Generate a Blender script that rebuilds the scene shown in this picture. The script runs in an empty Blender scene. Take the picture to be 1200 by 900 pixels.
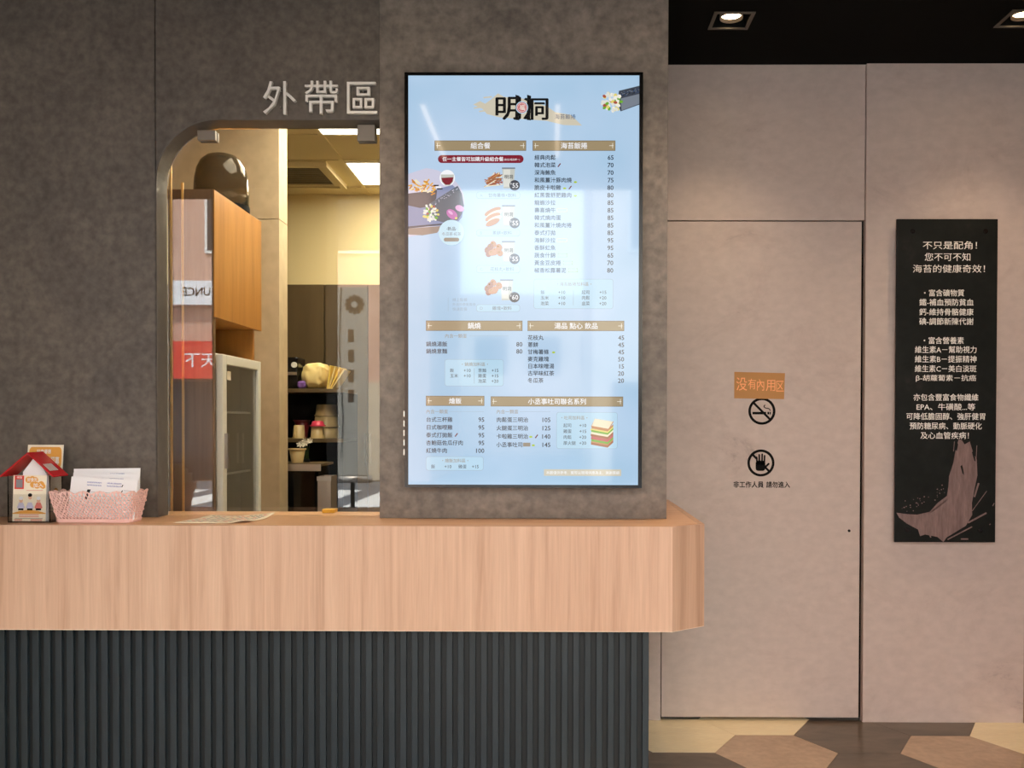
import bpy, bmesh, math, random
from mathutils import Matrix, Vector
random.seed(7)
SC = bpy.context.scene
COL = SC.collection
PI = math.pi
R = math.radians

# ------------------------------------------------------------------ camera
F = 1100.0
EYE = 1.187
ROT = Matrix.Rotation(R(0.4), 3, 'Z') @ Matrix.Rotation(R(90 - 0.8), 3, 'X') @ Matrix.Rotation(R(0.12), 3, 'Z')
_d = ROT.transposed() @ Vector((0, 1, 0))
CX = 650 - F * _d.x / -_d.z
CY = 495 + F * _d.y / -_d.z
cam = bpy.data.cameras.new('camera'); camo = bpy.data.objects.new('camera', cam); COL.objects.link(camo)
camo.matrix_world = Matrix.Translation((0, 0, EYE)) @ ROT.to_4x4()
cam.sensor_fit = 'HORIZONTAL'; cam.sensor_width = 36; cam.lens = F * 36 / 1200
cam.shift_x = (600 - CX) / 1200; cam.shift_y = (CY - 450) / 1200
cam.clip_start = 0.02; cam.clip_end = 200
SC.camera = camo

# ------------------------------------------------------------------ sky, sun, exposure
SC.view_settings.view_transform = 'Standard'; SC.view_settings.look = 'None'
SC.view_settings.exposure = 0.0; SC.view_settings.gamma = 1.0; SC.view_settings.use_curve_mapping = False
w = bpy.data.worlds.new('sky'); SC.world = w; w.use_nodes = True
bg = w.node_tree.nodes['Background']
bg.inputs[0].default_value = (0.86, 0.94, 1.0, 1); bg.inputs[1].default_value = 9.0
sun = bpy.data.lights.new('sun', 'SUN'); sun.energy = 15; sun.angle = R(6); sun.color = (1, .95, .86)
suno = bpy.data.objects.new('sun', sun); COL.objects.link(suno)
suno.rotation_euler = Vector((0.35, -1.0, -1.15)).to_track_quat('-Z', 'Y').to_euler()


def at(px, py, Y):
    d = ROT @ Vector(((px - CX) / F, (CY - py) / F, -1))
    t = Y / d.y
    return Vector((d.x * t, Y, EYE + d.z * t))


def lin(c):
    c = c / 255
    return c / 12.92 if c <= 0.04045 else ((c + 0.055) / 1.055) ** 2.4


def col(r, g, b):
    return (lin(r), lin(g), lin(b), 1)


# ------------------------------------------------------------------ materials
def mat(name, c, rough=0.5, metal=0.0, emit=None, es=1.0, spec=0.5, trans=0.0, ior=1.45, coat=0.0):
    m = bpy.data.materials.new(name); m.use_nodes = True
    b = m.node_tree.nodes['Principled BSDF']
    b.inputs['Base Color'].default_value = c
    b.inputs['Roughness'].default_value = rough
    b.inputs['Metallic'].default_value = metal
    b.inputs['Specular IOR Level'].default_value = spec
    b.inputs['Transmission Weight'].default_value = trans
    b.inputs['IOR'].default_value = ior
    b.inputs['Coat Weight'].default_value = coat
    if emit:
        b.inputs['Emission Color'].default_value = emit
        b.inputs['Emission Strength'].default_value = es
    return m


def noise_mat(name, cols, scale=(1, 1, 1), rough=0.6, bump=0.0, detail=8, nscale=3.0, fine=None, spec=0.5, lo=0.3, hi=0.7, dist=0.0, coat=0.0, nrough=0.6):
    """colour ramp over world-position noise, with a second finer noise mixed in"""
    m = mat(name, (1, 1, 1, 1), rough, spec=spec, coat=coat)
    nt = m.node_tree; N = nt.nodes; L = nt.links; b = N['Principled BSDF']
    g = N.new('ShaderNodeNewGeometry'); mp = N.new('ShaderNodeMapping'); mp.inputs['Scale'].default_value = scale
    L.new(g.outputs['Position'], mp.inputs['Vector'])
    n = N.new('ShaderNodeTexNoise'); n.inputs['Scale'].default_value = nscale; n.inputs['Detail'].default_value = detail
    n.inputs['Roughness'].default_value = nrough; n.inputs['Distortion'].default_value = dist
    L.new(mp.outputs[0], n.inputs['Vector'])
    r = N.new('ShaderNodeValToRGB'); e = r.color_ramp.elements
    k = len(cols)
    e[0].position = lo; e[0].color = cols[0]; e[1].position = hi; e[1].color = cols[-1]
    for i in range(1, k - 1):
        x = e.new(lo + (hi - lo) * i / (k - 1)); x.color = cols[i]
    L.new(n.outputs['Fac'], r.inputs[0])
    out = r.outputs[0]
    if fine:
        fs, amt = fine
        n2 = N.new('ShaderNodeTexNoise'); n2.inputs['Scale'].default_value = fs; n2.inputs['Detail'].default_value = 6
        L.new(mp.outputs[0], n2.inputs['Vector'])
        mr = N.new('ShaderNodeMapRange'); mr.inputs['From Min'].default_value = .3; mr.inputs['From Max'].default_value = .7
        mr.inputs['To Min'].default_value = 1 - amt; mr.inputs['To Max'].default_value = 1 + amt
        L.new(n2.outputs['Fac'], mr.inputs['Value'])
        mx = N.new('ShaderNodeMix'); mx.data_type = 'RGBA'; mx.blend_type = 'MULTIPLY'; mx.inputs['Factor'].default_value = 1
        L.new(out, mx.inputs['A']); L.new(mr.outputs[0], mx.inputs['B']); out = mx.outputs['Result']
    L.new(out, b.inputs['Base Color'])
    if bump:
        bp = N.new('ShaderNodeBump'); bp.inputs['Strength'].default_value = bump; bp.inputs['Distance'].default_value = .004
        L.new(n.outputs['Fac'], bp.inputs['Height']); L.new(bp.outputs[0], b.inputs['Normal'])
    return m


M = {}
M['dark_wall'] = noise_mat('dark_concrete_laminate', [col(80, 74, 70), col(96, 88, 81), col(108, 99, 91)], rough=.5, nscale=3.4, fine=(40, .26), bump=.15, lo=.3, hi=.7, dist=.6, nrough=.72)
M['warm_wall'] = noise_mat('warm_grey_concrete_laminate', [col(96, 89, 83), col(115, 106, 98), col(129, 119, 110)], rough=.5, nscale=3.6, fine=(40, .26), bump=.15, lo=.3, hi=.7, dist=.6, nrough=.72)
M['beige_wall'] = noise_mat('beige_concrete_laminate', [col(152, 140, 136), col(190, 175, 168), col(197, 183, 176)], rough=.55, nscale=2.6, fine=(22, .06), bump=.08, lo=.24, hi=.47, dist=.8, scale=(1, 1, 1.5), nrough=.72)
M['inner_wall'] = noise_mat('sand_concrete_laminate', [col(176, 156, 126), col(196, 176, 144), col(206, 187, 156)], rough=.6, nscale=2, fine=(20, .08), lo=.25, hi=.65)
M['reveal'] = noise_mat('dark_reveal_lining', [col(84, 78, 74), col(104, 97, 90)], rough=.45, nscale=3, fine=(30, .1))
M['black'] = mat('matt_black', col(14, 14, 12), .7, spec=.2)
M['gloss_black'] = mat('gloss_black', col(10, 10, 11), .15)
M['ceiling'] = mat('black_ceiling_paint', col(13, 13, 10), .85, spec=.1)
M['wood'] = noise_mat('oak_laminate', [col(182, 144, 118), col(204, 167, 142), col(214, 179, 154)], scale=(26, 26, 1.0), rough=.42, nscale=1.2, fine=(7, .05), lo=.25, hi=.7, dist=.5, bump=.03)
M['wood_top'] = noise_mat('oak_laminate_top', [col(196, 148, 108), col(214, 166, 124), col(224, 178, 138)], scale=(1.2, 26, 26), rough=.3, nscale=1.4, fine=(7, .05), lo=.25, hi=.7, dist=.4)
M['wood_edge'] = mat('pale_edge_banding', col(236, 212, 188), .45)
M['cab_wood'] = noise_mat('amber_wood_veneer', [col(164, 110, 50), col(184, 127, 60), col(193, 137, 70)], scale=(12, 12, .8), rough=.4, nscale=1.5, fine=(9, .05))
M['end_wood'] = noise_mat('brown_and_shaded_amber_veneer', [col(108, 82, 58), col(126, 98, 72), col(134, 106, 80)], scale=(12, 12, .8), rough=.35, nscale=1.5, fine=(9, .05))  # amber veneer with shade put into the colour; plain brown on the right wall
M['slat'] = noise_mat('blue_black_slat_paint', [col(28, 38, 44), col(39, 50, 57)], scale=(8, 8, 1), rough=.42, nscale=3, fine=(30, .06))
M['groove'] = mat('dark_groove_paint', col(17, 24, 28), .5)
M['tile_cream'] = noise_mat('cream_stone_tile', [col(240, 222, 180), col(250, 235, 196)], rough=.35, nscale=4, fine=(30, .05), scale=(1, 4, 1))
M['tile_tan'] = noise_mat('tan_stone_tile', [col(172, 146, 122), col(198, 172, 146)], rough=.35, nscale=7, fine=(40, .1), dist=.5)
M['tile_dark'] = noise_mat('dark_stone_tile', [col(82, 72, 62), col(112, 99, 86)], rough=.3, nscale=4, fine=(20, .08), dist=1, scale=(1, 2.5, 1))
M['grout'] = mat('grout', col(120, 105, 85), .9)
M['steel'] = mat('brushed_steel', col(205, 202, 196), .28, metal=1)
M['trim'] = mat('bronze_trim', col(92, 84, 74), .5)
M['clamp'] = mat('satin_clamp_metal', col(140, 132, 122), .45, metal=.7)
M['letter'] = mat('brushed_letter_steel', col(232, 228, 222), .45, metal=.2)
M['alu'] = mat('satin_aluminium', col(190, 180, 170), .4, metal=1)
M['glass'] = mat('clear_glass', (1, 1, 1, 1), 0.0, trans=1, ior=1.5)
M['acrylic'] = mat('clear_acrylic', col(246, 247, 247), 0.02, trans=1, ior=1.2)
M['smoke'] = mat('smoked_plastic', col(172, 162, 145), 0.04, trans=.97, ior=1.2)
M['amberline'] = mat('polished_brass_edge', col(250, 205, 130), .35, metal=.6)
M['white'] = mat('white_plastic', col(225, 224, 218), .4)
M['fridge'] = mat('warm_white_enamel', col(234, 230, 216), .35)
M['fridge_in'] = mat('grey_fridge_liner', col(165, 176, 170), .4)
M['yellow_wall'] = noise_mat('cream_paint', [col(226, 208, 158), col(236, 219, 170)], rough=.8, nscale=1)
M['k_ceiling'] = noise_mat('cream_ceiling_board', [col(214, 196, 150), col(224, 208, 164)], rough=.85, nscale=1)
M['brown'] = noise_mat('olive_brown_laminate', [col(84, 68, 42), col(96, 79, 50)], rough=.5, nscale=2, scale=(6, 6, 1))
M['kfloor'] = mat('kitchen_floor', col(165, 155, 138), .6)
M['led'] = mat('light_panel_diffuser', (1, 1, 1, 1), emit=(1, .9, .68, 1), es=18)
M['bulb'] = mat('downlight_lamp', (1, 1, 1, 1), emit=(1, .74, .42, 1), es=30)
M['striplamp'] = mat('warm_led_strip', (1, 1, 1, 1), emit=(1, .74, .5, 1), es=6)
M['plastic_bag'] = mat('cream_plastic_bag', col(228, 205, 140), .35)
M['yellow_paper'] = mat('yellow_card', col(232, 200, 92), .6)
M['tub'] = mat('translucent_tub_plastic', col(216, 192, 140), .3, trans=.3)
M['pink'] = mat('pink_bowl_plastic', col(205, 62, 88), .3)
M['maroon'] = mat('maroon_bowl_plastic', col(92, 22, 28), .3)
M['purple'] = mat('purple_bag', col(120, 84, 158), .5)
M['flower'] = mat('white_petals', col(240, 235, 218), .7)
M['green'] = mat('leaf_green', col(60, 84, 42), .6)
M['yellow'] = mat('yellow_plastic', col(226, 178, 40), .4)
M['red'] = mat('red_acrylic', col(200, 24, 34), .22)
M['pinkbasket'] = mat('pink_basket_plastic', col(240, 196, 188), .45)
M['paper'] = mat('white_paper', col(236, 234, 236), .75)
M['cream_paper'] = mat('cream_paper', col(240, 228, 205), .7)
M['orange_paper'] = mat('orange_brown_card', col(188, 138, 84), .7)
M['ink_orange'] = mat('orange_marker', col(255, 178, 122), .6)
M['orange_print'] = mat('orange_print', col(226, 160, 70), .6)
M['blue_ink'] = mat('blue_ink', col(90, 100, 175), .6)
M['ink'] = mat('black_ink', col(5, 5, 6), .7, spec=.15)
M['grey_ink'] = mat('grey_ink', col(130, 130, 135), .6)
M['pink_ink'] = mat('salmon_ink', col(220, 120, 110), .6)
M['skin_ink'] = mat('skin_print', col(230, 180, 150), .6)
M['lav_ink'] = mat('lavender_print', col(205, 200, 225), .6)
M['board'] = noise_mat('black_stone_print', [col(15, 19, 17), col(24, 27, 25), col(52, 44, 43)], rough=.5, nscale=6, fine=(30, .2), lo=.4, hi=.85, spec=.25)
M['brush'] = noise_mat('mauve_brush_print', [col(112, 92, 90), col(140, 118, 114)], scale=(30, 30, 4), rough=.4, nscale=2, fine=(9, .15))
M['board_text'] = mat('white_board_print', col(250, 248, 242), .5)
# street
M['asphalt'] = noise_mat('asphalt', [col(98, 100, 104), col(118, 120, 124)], rough=.85, nscale=4)
M['paint'] = mat('white_road_paint', col(235, 236, 232), .7)
M['salmon'] = noise_mat('salmon_facade_tiles', [col(188, 150, 132), col(204, 168, 150)], rough=.7, nscale=3)
M['palefacade'] = noise_mat('pale_facade', [col(190, 178, 162), col(204, 192, 178)], rough=.8, nscale=3)
M['shutter'] = mat('beige_shutter', col(196, 182, 160), .5)
M['redsign'] = mat('red_signboard', col(214, 60, 48), .4)
M['whitesign'] = mat('white_signboard', col(232, 234, 238), .4)
M['darkglass'] = mat('dark_window_glass', col(30, 36, 42), .08)
M['banner'] = mat('grey_banner_fabric', col(160, 158, 150), .6)
M['banner_ink'] = mat('brown_banner_print', col(70, 56, 44), .6)


# ------------------------------------------------------------------ mesh builder
class MB:
    def __init__(s): s.v = []; s.f = []; s.m = []; s.sm = []

    def add(s, vs, fs, m=0, smooth=False):
        b = len(s.v); s.v += [tuple(v) for v in vs]
        for f in fs: s.f.append([b + i for i in f]); s.m.append(m); s.sm.append(smooth)
        return s

    def box(s, x0, x1, y0, y1, z0, z1, m=0):
        vs = [(x0, y0, z0), (x1, y0, z0), (x1, y1, z0), (x0, y1, z0), (x0, y0, z1), (x1, y0, z1), (x1, y1, z1), (x0, y1, z1)]
        return s.add(vs, [(0, 3, 2, 1), (4, 5, 6, 7), (0, 1, 5, 4), (1, 2, 6, 5), (2, 3, 7, 6), (3, 0, 4, 7)], m)

    def prism(s, pts, axis, a, b, m=0, smooth=False):
        """pts 2D loop extruded along axis ('x','y','z') from a to b"""
        def mk(p, t):
            return {'x': (t, p[0], p[1]), 'y': (p[0], t, p[1]), 'z': (p[0], p[1], t)}[axis]
        n = len(pts); vs = [mk(p, a) for p in pts] + [mk(p, b) for p in pts]
        s.add(vs, [tuple(range(n))[::-1], tuple(range(n, 2 * n))], m)
        base = len(s.v) - 2 * n
        for i in range(n):
            j = (i + 1) % n
            s.f.append([base + i, base + j, base + n + j, base + n + i]); s.m.append(m); s.sm.append(smooth)
        return s

    def lathe(s, prof, c=(0, 0, 0), n=24, m=0, sx=1, sy=1, smooth=True):
        """prof: list of (r, z); r==0 ends close"""
        vs = []; fs = []
        for r, z in prof:
            for k in range(n):
                a = 2 * PI * k / n
                vs.append((c[0] + r * sx * math.cos(a), c[1] + r * sy * math.sin(a), c[2] + z))
        for i in range(len(prof) - 1):
            for k in range(n):
                k2 = (k + 1) % n
                fs.append((i * n + k, i * n + k2, (i + 1) * n + k2, (i + 1) * n + k))
        return s.add(vs, fs, m, smooth)

    def cyl(s, p, q, r, n=16, m=0, r2=None):
        p = Vector(p); q = Vector(q); d = (q - p).normalized(); r2 = r if r2 is None else r2
        u = d.orthogonal().normalized(); v = d.cross(u)
        vs = [p + (u * math.cos(2 * PI * k / n) + v * math.sin(2 * PI * k / n)) * r for k in range(n)]
        vs += [q + (u * math.cos(2 * PI * k / n) + v * math.sin(2 * PI * k / n)) * r2 for k in range(n)]
        s.add(vs, [(k, (k + 1) % n, n + (k + 1) % n, n + k) for k in range(n)], m, True)
        b = len(s.v) - 2 * n
        s.f.append([b + k for k in range(n)][::-1]); s.m.append(m); s.sm.append(False)
        s.f.append([b + n + k for k in range(n)]); s.m.append(m); s.sm.append(False)
        return s

    def tube(s, pts, r, n=8, m=0):
        pts = [Vector(p) for p in pts]; k = len(pts); vs = []
        u = None
        for i, p in enumerate(pts):
            d = (pts[min(i + 1, k - 1)] - pts[max(i - 1, 0)]).normalized()
            if u is None: u = d.orthogonal().normalized()
            u = (u - d * u.dot(d)).normalized(); v = d.cross(u)
            vs += [p + (u * math.cos(2 * PI * j / n) + v * math.sin(2 * PI * j / n)) * r for j in range(n)]
        fs = [(i * n + j, i * n + (j + 1) % n, (i + 1) * n + (j + 1) % n, (i + 1) * n + j) for i in range(k - 1) for j in range(n)]
        fs += [tuple(range(n))[::-1], tuple((k - 1) * n + j for j in range(n))]
        return s.add(vs, fs, m, True)

    def build(s, name, mats, parent=None, bevel=0, origin=None):
        if not isinstance(mats, (list, tuple)): mats = [mats]
        o_ = Vector((0, 0, 0))
        if parent is not None:
            o_ = Vector(parent.get('_org', (0, 0, 0)))
        else:
            if origin is None:
                xs = [v[0] for v in s.v]; ys = [v[1] for v in s.v]; zs = [v[2] for v in s.v]
                origin = ((min(xs) + max(xs)) / 2, (min(ys) + max(ys)) / 2, min(zs))
            o_ = Vector(origin)
        me = bpy.data.meshes.new(name)
        me.from_pydata([(v[0] - o_.x, v[1] - o_.y, v[2] - o_.z) for v in s.v], [], s.f)
        for m in mats: me.materials.append(M[m] if isinstance(m, str) else m)
        me.polygons.foreach_set('material_index', s.m); me.polygons.foreach_set('use_smooth', s.sm)
        me.update()
        bm = bmesh.new(); bm.from_mesh(me); bmesh.ops.recalc_face_normals(bm, faces=bm.faces)
        if s.__dict__.get('flat') is None: bm.to_mesh(me)
        bm.free()
        o = bpy.data.objects.new(name, me); COL.objects.link(o)
        if parent is not None: o.parent = parent
        else: o.location = o_
        o['_org'] = tuple(o_)
        if bevel:
            md = o.modifiers.new('bevel', 'BEVEL'); md.width = bevel; md.segments = 2; md.limit_method = 'ANGLE'; md.angle_limit = R(40)
        return o


def tag(o, label=None, cat=None, group=None, kind=None):
    if label: o['label'] = label
    if cat: o['category'] = cat
    if group: o['group'] = group
    if kind: o['kind'] = kind
    return o


def thing(name, label, cat, loc, group=None, kind=None):
    o = bpy.data.objects.new(name, None); COL.objects.link(o); o.location = loc; o['_org'] = tuple(loc)
    o.empty_display_size = .05
    return tag(o, label, cat, group, kind)


def copy_tree(o, parent=None):
    c = o.copy(); COL.objects.link(c); c.parent = parent
    for ch in list(o.children): copy_tree(ch, c)
    return c


# ------------------------------------------------------------------ flat print
_gl = {}


def glyphs(s, bold=0.0):
    k = (s, bold)
    if k not in _gl:
        c = bpy.data.curves.new('t', 'FONT'); c.body = s; c.resolution_u = 2
        o = bpy.data.objects.new('t', c); COL.objects.link(o)
        me = bpy.data.meshes.new_from_object(o.evaluated_get(bpy.context.evaluated_depsgraph_get()))
        vs = [(v.co.x, v.co.y, 0) for v in me.vertices]; fs = [tuple(p.vertices) for p in me.polygons]
        bpy.data.objects.remove(o); bpy.data.curves.remove(c); bpy.data.meshes.remove(me)
        if bold > .008:      # heavier strokes: stamp the glyph again, slightly moved
            v0, f0 = list(vs), list(fs)
            for dx_, dy_, dl_ in ((bold, 0, .00006), (bold / 2, bold * .7, .00012)):
                n0 = len(vs); vs += [(x + dx_, y + dy_, dl_) for x, y, _ in v0]; fs += [tuple(i + n0 for i in f) for f in f0]
        _gl[k] = (vs, fs)
    return _gl[k]


class Canvas(MB):
    """flat print on a plane: fn(u, v, lift) -> world point, u right / v down in photo pixels of the rectangle"""
    def __init__(s, fn): super().__init__(); s.fn = fn; s.mats = []; s.lift = .0006; s.flat = True

    def mi(s, m):
        if m not in s.mats: s.mats.append(m)
        return s.mats.index(m)

    def up(s, k=1): s.lift += .00018 * k

    def poly(s, m, pts):
        s.add([s.fn(p[0], p[1], s.lift) for p in pts], [tuple(range(len(pts)))], s.mi(m))

    def rect(s, m, x0, y0, x1, y1): s.poly(m, [(x0, y1), (x1, y1), (x1, y0), (x0, y0)])

    def rrect(s, m, x0, y0, x1, y1, r, n=5):
        pts = []
        for cx, cy, a0 in ((x1 - r, y1 - r, 0), (x0 + r, y1 - r, 90), (x0 + r, y0 + r, 180), (x1 - r, y0 + r, 270)):
            for k in range(n + 1):
                a = R(a0 + 90 * k / n); pts.append((cx + r * math.cos(a), cy + r * math.sin(a)))
        s.poly(m, pts)

    def frame(s, m, x0, y0, x1, y1, t):
        s.rect(m, x0, y0, x1, y0 + t); s.rect(m, x0, y1 - t, x1, y1); s.rect(m, x0, y0, x0 + t, y1); s.rect(m, x1 - t, y0, x1, y1)

    def ell(s, m, cx, cy, rx, ry=None, a=0, n=18, a0=0, a1=360):
        ry = ry or rx; ca, sa = math.cos(R(a)), math.sin(R(a)); pts = []
        full = (a1 - a0) >= 360
        for k in range(n + (0 if full else 1)):
            t = R(a0 + (a1 - a0) * k / n); x = rx * math.cos(t); y = ry * math.sin(t)
            pts.append((cx + x * ca - y * sa, cy + x * sa + y * ca))
        s.poly(m, pts)

    def ring(s, m, cx, cy, r0, r1, n=40):
        i = s.mi(m); vs = []; fs = []
        for k in range(n):
            a = 2 * PI * k / n
            vs += [s.fn(cx + r0 * math.cos(a), cy + r0 * math.sin(a), s.lift), s.fn(cx + r1 * math.cos(a), cy + r1 * math.sin(a), s.lift)]
        for k in range(n):
            k2 = (k + 1) % n; fs.append((2 * k, 2 * k + 1, 2 * k2 + 1, 2 * k2))
        s.add(vs, fs, i)

    def line(s, m, x0, y0, x1, y1, t):
        dx, dy = x1 - x0, y1 - y0; l = math.hypot(dx, dy) or 1; nx, ny = -dy / l * t / 2, dx / l * t / 2
        s.poly(m, [(x0 + nx, y0 + ny), (x1 + nx, y1 + ny), (x1 - nx, y1 - ny), (x0 - nx, y0 - ny)])

    def text(s, m, t, x, yc, c, align='l', bold=0.0, hs=1.0):
        vs, fs = glyphs(t, bold)
        if not vs: return
        w = max(v[0] for v in vs)
        ox = x if align == 'l' else (x - w * c if align == 'r' else x - w * c / 2)
        s.add([s.fn(ox + v[0] * c, yc - (v[1] - .38) * c * hs, s.lift + v[2]) for v in vs], fs, s.mi(m))

    def num(s, m, t, x, yc, c, align='r', bold=0.0):
        vs, fs = glyphs(t, bold)
        w = max(v[0] for v in vs)
        ox = x - w * c if align == 'r' else x
        s.add([s.fn(ox + v[0] * c, yc - (v[1] - .36) * c, s.lift + v[2]) for v in vs], fs, s.mi(m))

    def fit(s, m, t, x0, y0, x1, y1, bold=0.0):
        vs, fs = glyphs(t, bold)
        a0 = min(v[0] for v in vs); a1 = max(v[0] for v in vs); b0 = min(v[1] for v in vs); b1 = max(v[1] for v in vs)
        s.add([s.fn(x0 + (v[0] - a0) / (a1 - a0) * (x1 - x0), y1 - (v[1] - b0) / (b1 - b0) * (y1 - y0), s.lift + v[2]) for v in vs], fs, s.mi(m))

    def done(s, name, parent=None): return s.build(name, s.mats, parent)


def plane_fn(px0, py0, px1, py1, X0, X1, Z0, Z1, Y):
    """pixel rectangle (py down) onto the world rectangle X0..X1, Z1(top)..Z0(bottom) at depth Y facing the room"""
    def fn(u, v, l):
        return (X0 + (u - px0) / (px1 - px0) * (X1 - X0), Y - l, Z1 - (v - py0) / (py1 - py0) * (Z1 - Z0))
    return fn


# ================================================================== SETTING
XL, XR = -2.7, 1.86            # room sides
YB = 3.73                      # beige wall at the back
YF = 0.1                       # open shop front
ZC = 2.6
ZT = 0.883                     # countertop height
YA = 2.972                     # dark wall, panels with the opening
YR = 2.964                     # dark wall, panel with the screen
YW = 3.06                      # its back

# ---- floor with hexagonal tiles
fl = MB(); fl.box(XL, XR, YF, 5.95, -.08, -.008)
floor = fl.build('floor', 'grout'); tag(floor, 'floor of large hexagonal stone tiles in cream, tan and dark brown', 'floor', kind='structure')
S6 = .222; H6 = S6 * math.sin(R(60))
pts = [((S6 - .0008) * math.cos(R(60 * k)), (S6 - .0008) * math.sin(R(60 * k))) for k in range(6)]
hexme = {}
for mn in ('tile_cream', 'tile_tan', 'tile_dark'):
    b = MB(); b.prism(pts, 'z', 0, .008)
    o = b.build('tile', mn, origin=(0, 0, 0)); hexme[mn] = o.data; bpy.data.objects.remove(o)
known = {(0, 0): 'tile_tan', (0, 1): 'tile_cream', (-1, 0): 'tile_cream', (-1, -1): 'tile_dark', (1, 0): 'tile_dark', (1, -1): 'tile_dark',
         (2, 0): 'tile_tan', (2, 1): 'tile_dark', (3, 0): 'tile_cream', (3, -1): 'tile_tan', (0, -1): 'tile_dark', (2, -1): 'tile_dark', (-2, 0): 'tile_dark'}
for i in range(-11, 5):
    for j in range(-10, 3):
        cx = .80 + i * 1.5 * S6; cy = 3.365 + j * 2 * H6 + (H6 if i % 2 else 0)
        if cx < XL + .05 or cx > XR + .1 or cy < YF + .1 or cy > YB + .1: continue
        if cx < .1 and cy > 3.3: continue
        mn = known.get((i, j)) or random.choice(['tile_cream', 'tile_tan', 'tile_dark', 'tile_dark'])
        o = bpy.data.objects.new('tile', hexme[mn]); COL.objects.link(o); o.parent = floor
        fo = Vector(floor['_org']); o.location = (cx - fo.x, cy - fo.y, -.008 - fo.z)
tag(MB().box(XL, .257, 3.30, 5.95, -.006, .002).build('floor_kitchen', 'kfloor'), 'plain dark kitchen floor behind the counter', 'floor', kind='structure')


# ---- black ceiling with openings for the recessed downlights
def slab_holes(x0, x1, y0, y1, z0, z1, holes):
    xs = sorted({x0, x1} | {h[0] for h in holes} | {h[1] for h in holes}); ys = sorted({y0, y1} | {h[2] for h in holes} | {h[3] for h in holes})
    b = MB()
    for i in range(len(xs) - 1):
        for j in range(len(ys) - 1):
            mx, my = (xs[i] + xs[i + 1]) / 2, (ys[j] + ys[j + 1]) / 2
            if any(h[0] < mx < h[1] and h[2] < my < h[3] for h in holes): continue
            b.box(xs[i], xs[i + 1], ys[j], ys[j + 1], z0, z1)
    return b


def ceilpt(px, py):
    Y = 1554 / (495 - py) * 1.0
    return at(px, py, Y)


l1 = ceilpt(857, 27); l2 = ceilpt(1199, 25)
lamps = [(l1.x, l1.y, 'recessed square downlight in the black ceiling above the door', 1.0),
         (l2.x, l2.y, 'recessed square downlight in the black ceiling above the black sign board', 1.0),
         (.30, 2.55, 'recessed square downlight in front of the menu screen', 1.3),
         (-.50, 2.55, 'recessed square downlight in front of the take-away lettering', 1.3)]
HS = .063
holes = [(x - HS, x + HS, y - HS, y + HS) for x, y, _, _ in lamps]
c = slab_holes(XL, XR, YF, YA - .001, ZC, ZC + .08, [h for h in holes if h[3] < 2.9])
c2 = slab_holes(.36, XR, YA - .001, YB, ZC, ZC + .08, [h for h in holes if h[3] > 2.9])
c.add(c2.v, c2.f); c.box(XL, .36, YA - .001, YW, ZC, ZC + .08)
tag(c.build('ceiling', 'ceiling'), 'matt black ceiling above the front room', 'ceiling', kind='structure')
for x, y, lab, pw in lamps:
    t = thing('recessed_downlight', lab, 'ceiling light', (x, y, ZC), group='recessed ceiling downlights')
    b = MB(); w0, w1 = HS - .004, HS + .008
    b.box(x - w1, x + w1, y - w1, y - w0, ZC - .004, ZC - .0005).box(x - w1, x + w1, y + w0, y + w1, ZC - .004, ZC - .0005)
    b.box(x - w1, x - w0, y - w0, y + w0, ZC - .004, ZC - .0005).box(x + w0, x + w1, y - w0, y + w0, ZC - .004, ZC - .0005)
    b.build('trim_frame', 'trim', t)
    b = MB(); b.box(x - w0, x + w0, y - w0, y + w0, ZC + .078, ZC + .08)
    for sx in (-1, 1):
        b.box(x + sx * (w0 - .001) - .001, x + sx * (w0 - .001) + .001, y - w0, y + w0, ZC, ZC + .078)
        b.box(x - w0, x + w0, y + sx * (w0 - .001) - .001, y + sx * (w0 - .001) + .001, ZC, ZC + .078)
    b.build('housing', 'black', t)
    b = MB(); b.lathe([(.034, .02), (.040, .0), (.040, .05), (.034, .05)], (x, y, ZC + .006), 24)
    b.build('lamp_ring', 'alu', t)
    b = MB(); b.cyl((x, y, ZC + .018), (x, y, ZC + .03), .034, 24); b.build('lamp', 'bulb', t)
    sp = bpy.data.lights.new('downlight_beam', 'SPOT'); sp.energy = 26 * pw; sp.color = (1, .72, .46); sp.spot_size = R(95); sp.spot_blend = .9; sp.shadow_soft_size = .03
    so = bpy.data.objects.new('downlight_beam', sp); COL.objects.link(so); so.location = (0, 0, .008); so.parent = t

# ---- beige wall at the back, its panels and the door
dx0 = at(776, 550, YB).x; dx1 = at(1008, 550, YB).x; dz1 = at(890, 259, YB).z
px1 = at(1012, 500, YB).x
wb = thing('wall_back', 'beige concrete-look panel wall with a flush door', 'wall', (1.0, YB, 0), kind='structure')
MB().box(.257, dx0 - .003, YB, YB + .02, 0, dz1).build('panel', 'beige_wall', wb)
MB().box(.257, px1 - .002, YB, YB + .02, dz1 + .003, ZC).build('panel', 'beige_wall', wb)
MB().box(px1, XR, YB - .012, YB + .02, 0, ZC + .0).build('panel', 'beige_wall', wb)
MB().box(.257, XR + .1, YB + .05, YB + .1, 0, ZC).build('backing', 'black', wb)
d = thing('door_1', 'flush beige concrete-look door with round no-entry and no-smoking marks', 'door', ((dx0 + dx1) / 2, YB, 0), kind='structure')
MB().box(dx0, dx1, YB, YB + .04, .014, dz1 - .002).build('door_leaf', 'beige_wall', d, bevel=.0012)
h = at(995, 622, YB)
MB().cyl((h.x, YB - .002, h.z), (h.x, YB + .01, h.z), .0055, 16).build('lock_hole', 'black', d)
tag(MB().box(XR, XR + .1, YF, YB + .1, 0, ZC).build('wall_right', 'end_wood'), 'brown side wall meeting the beige wall at the right edge', 'wall', kind='structure')
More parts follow.
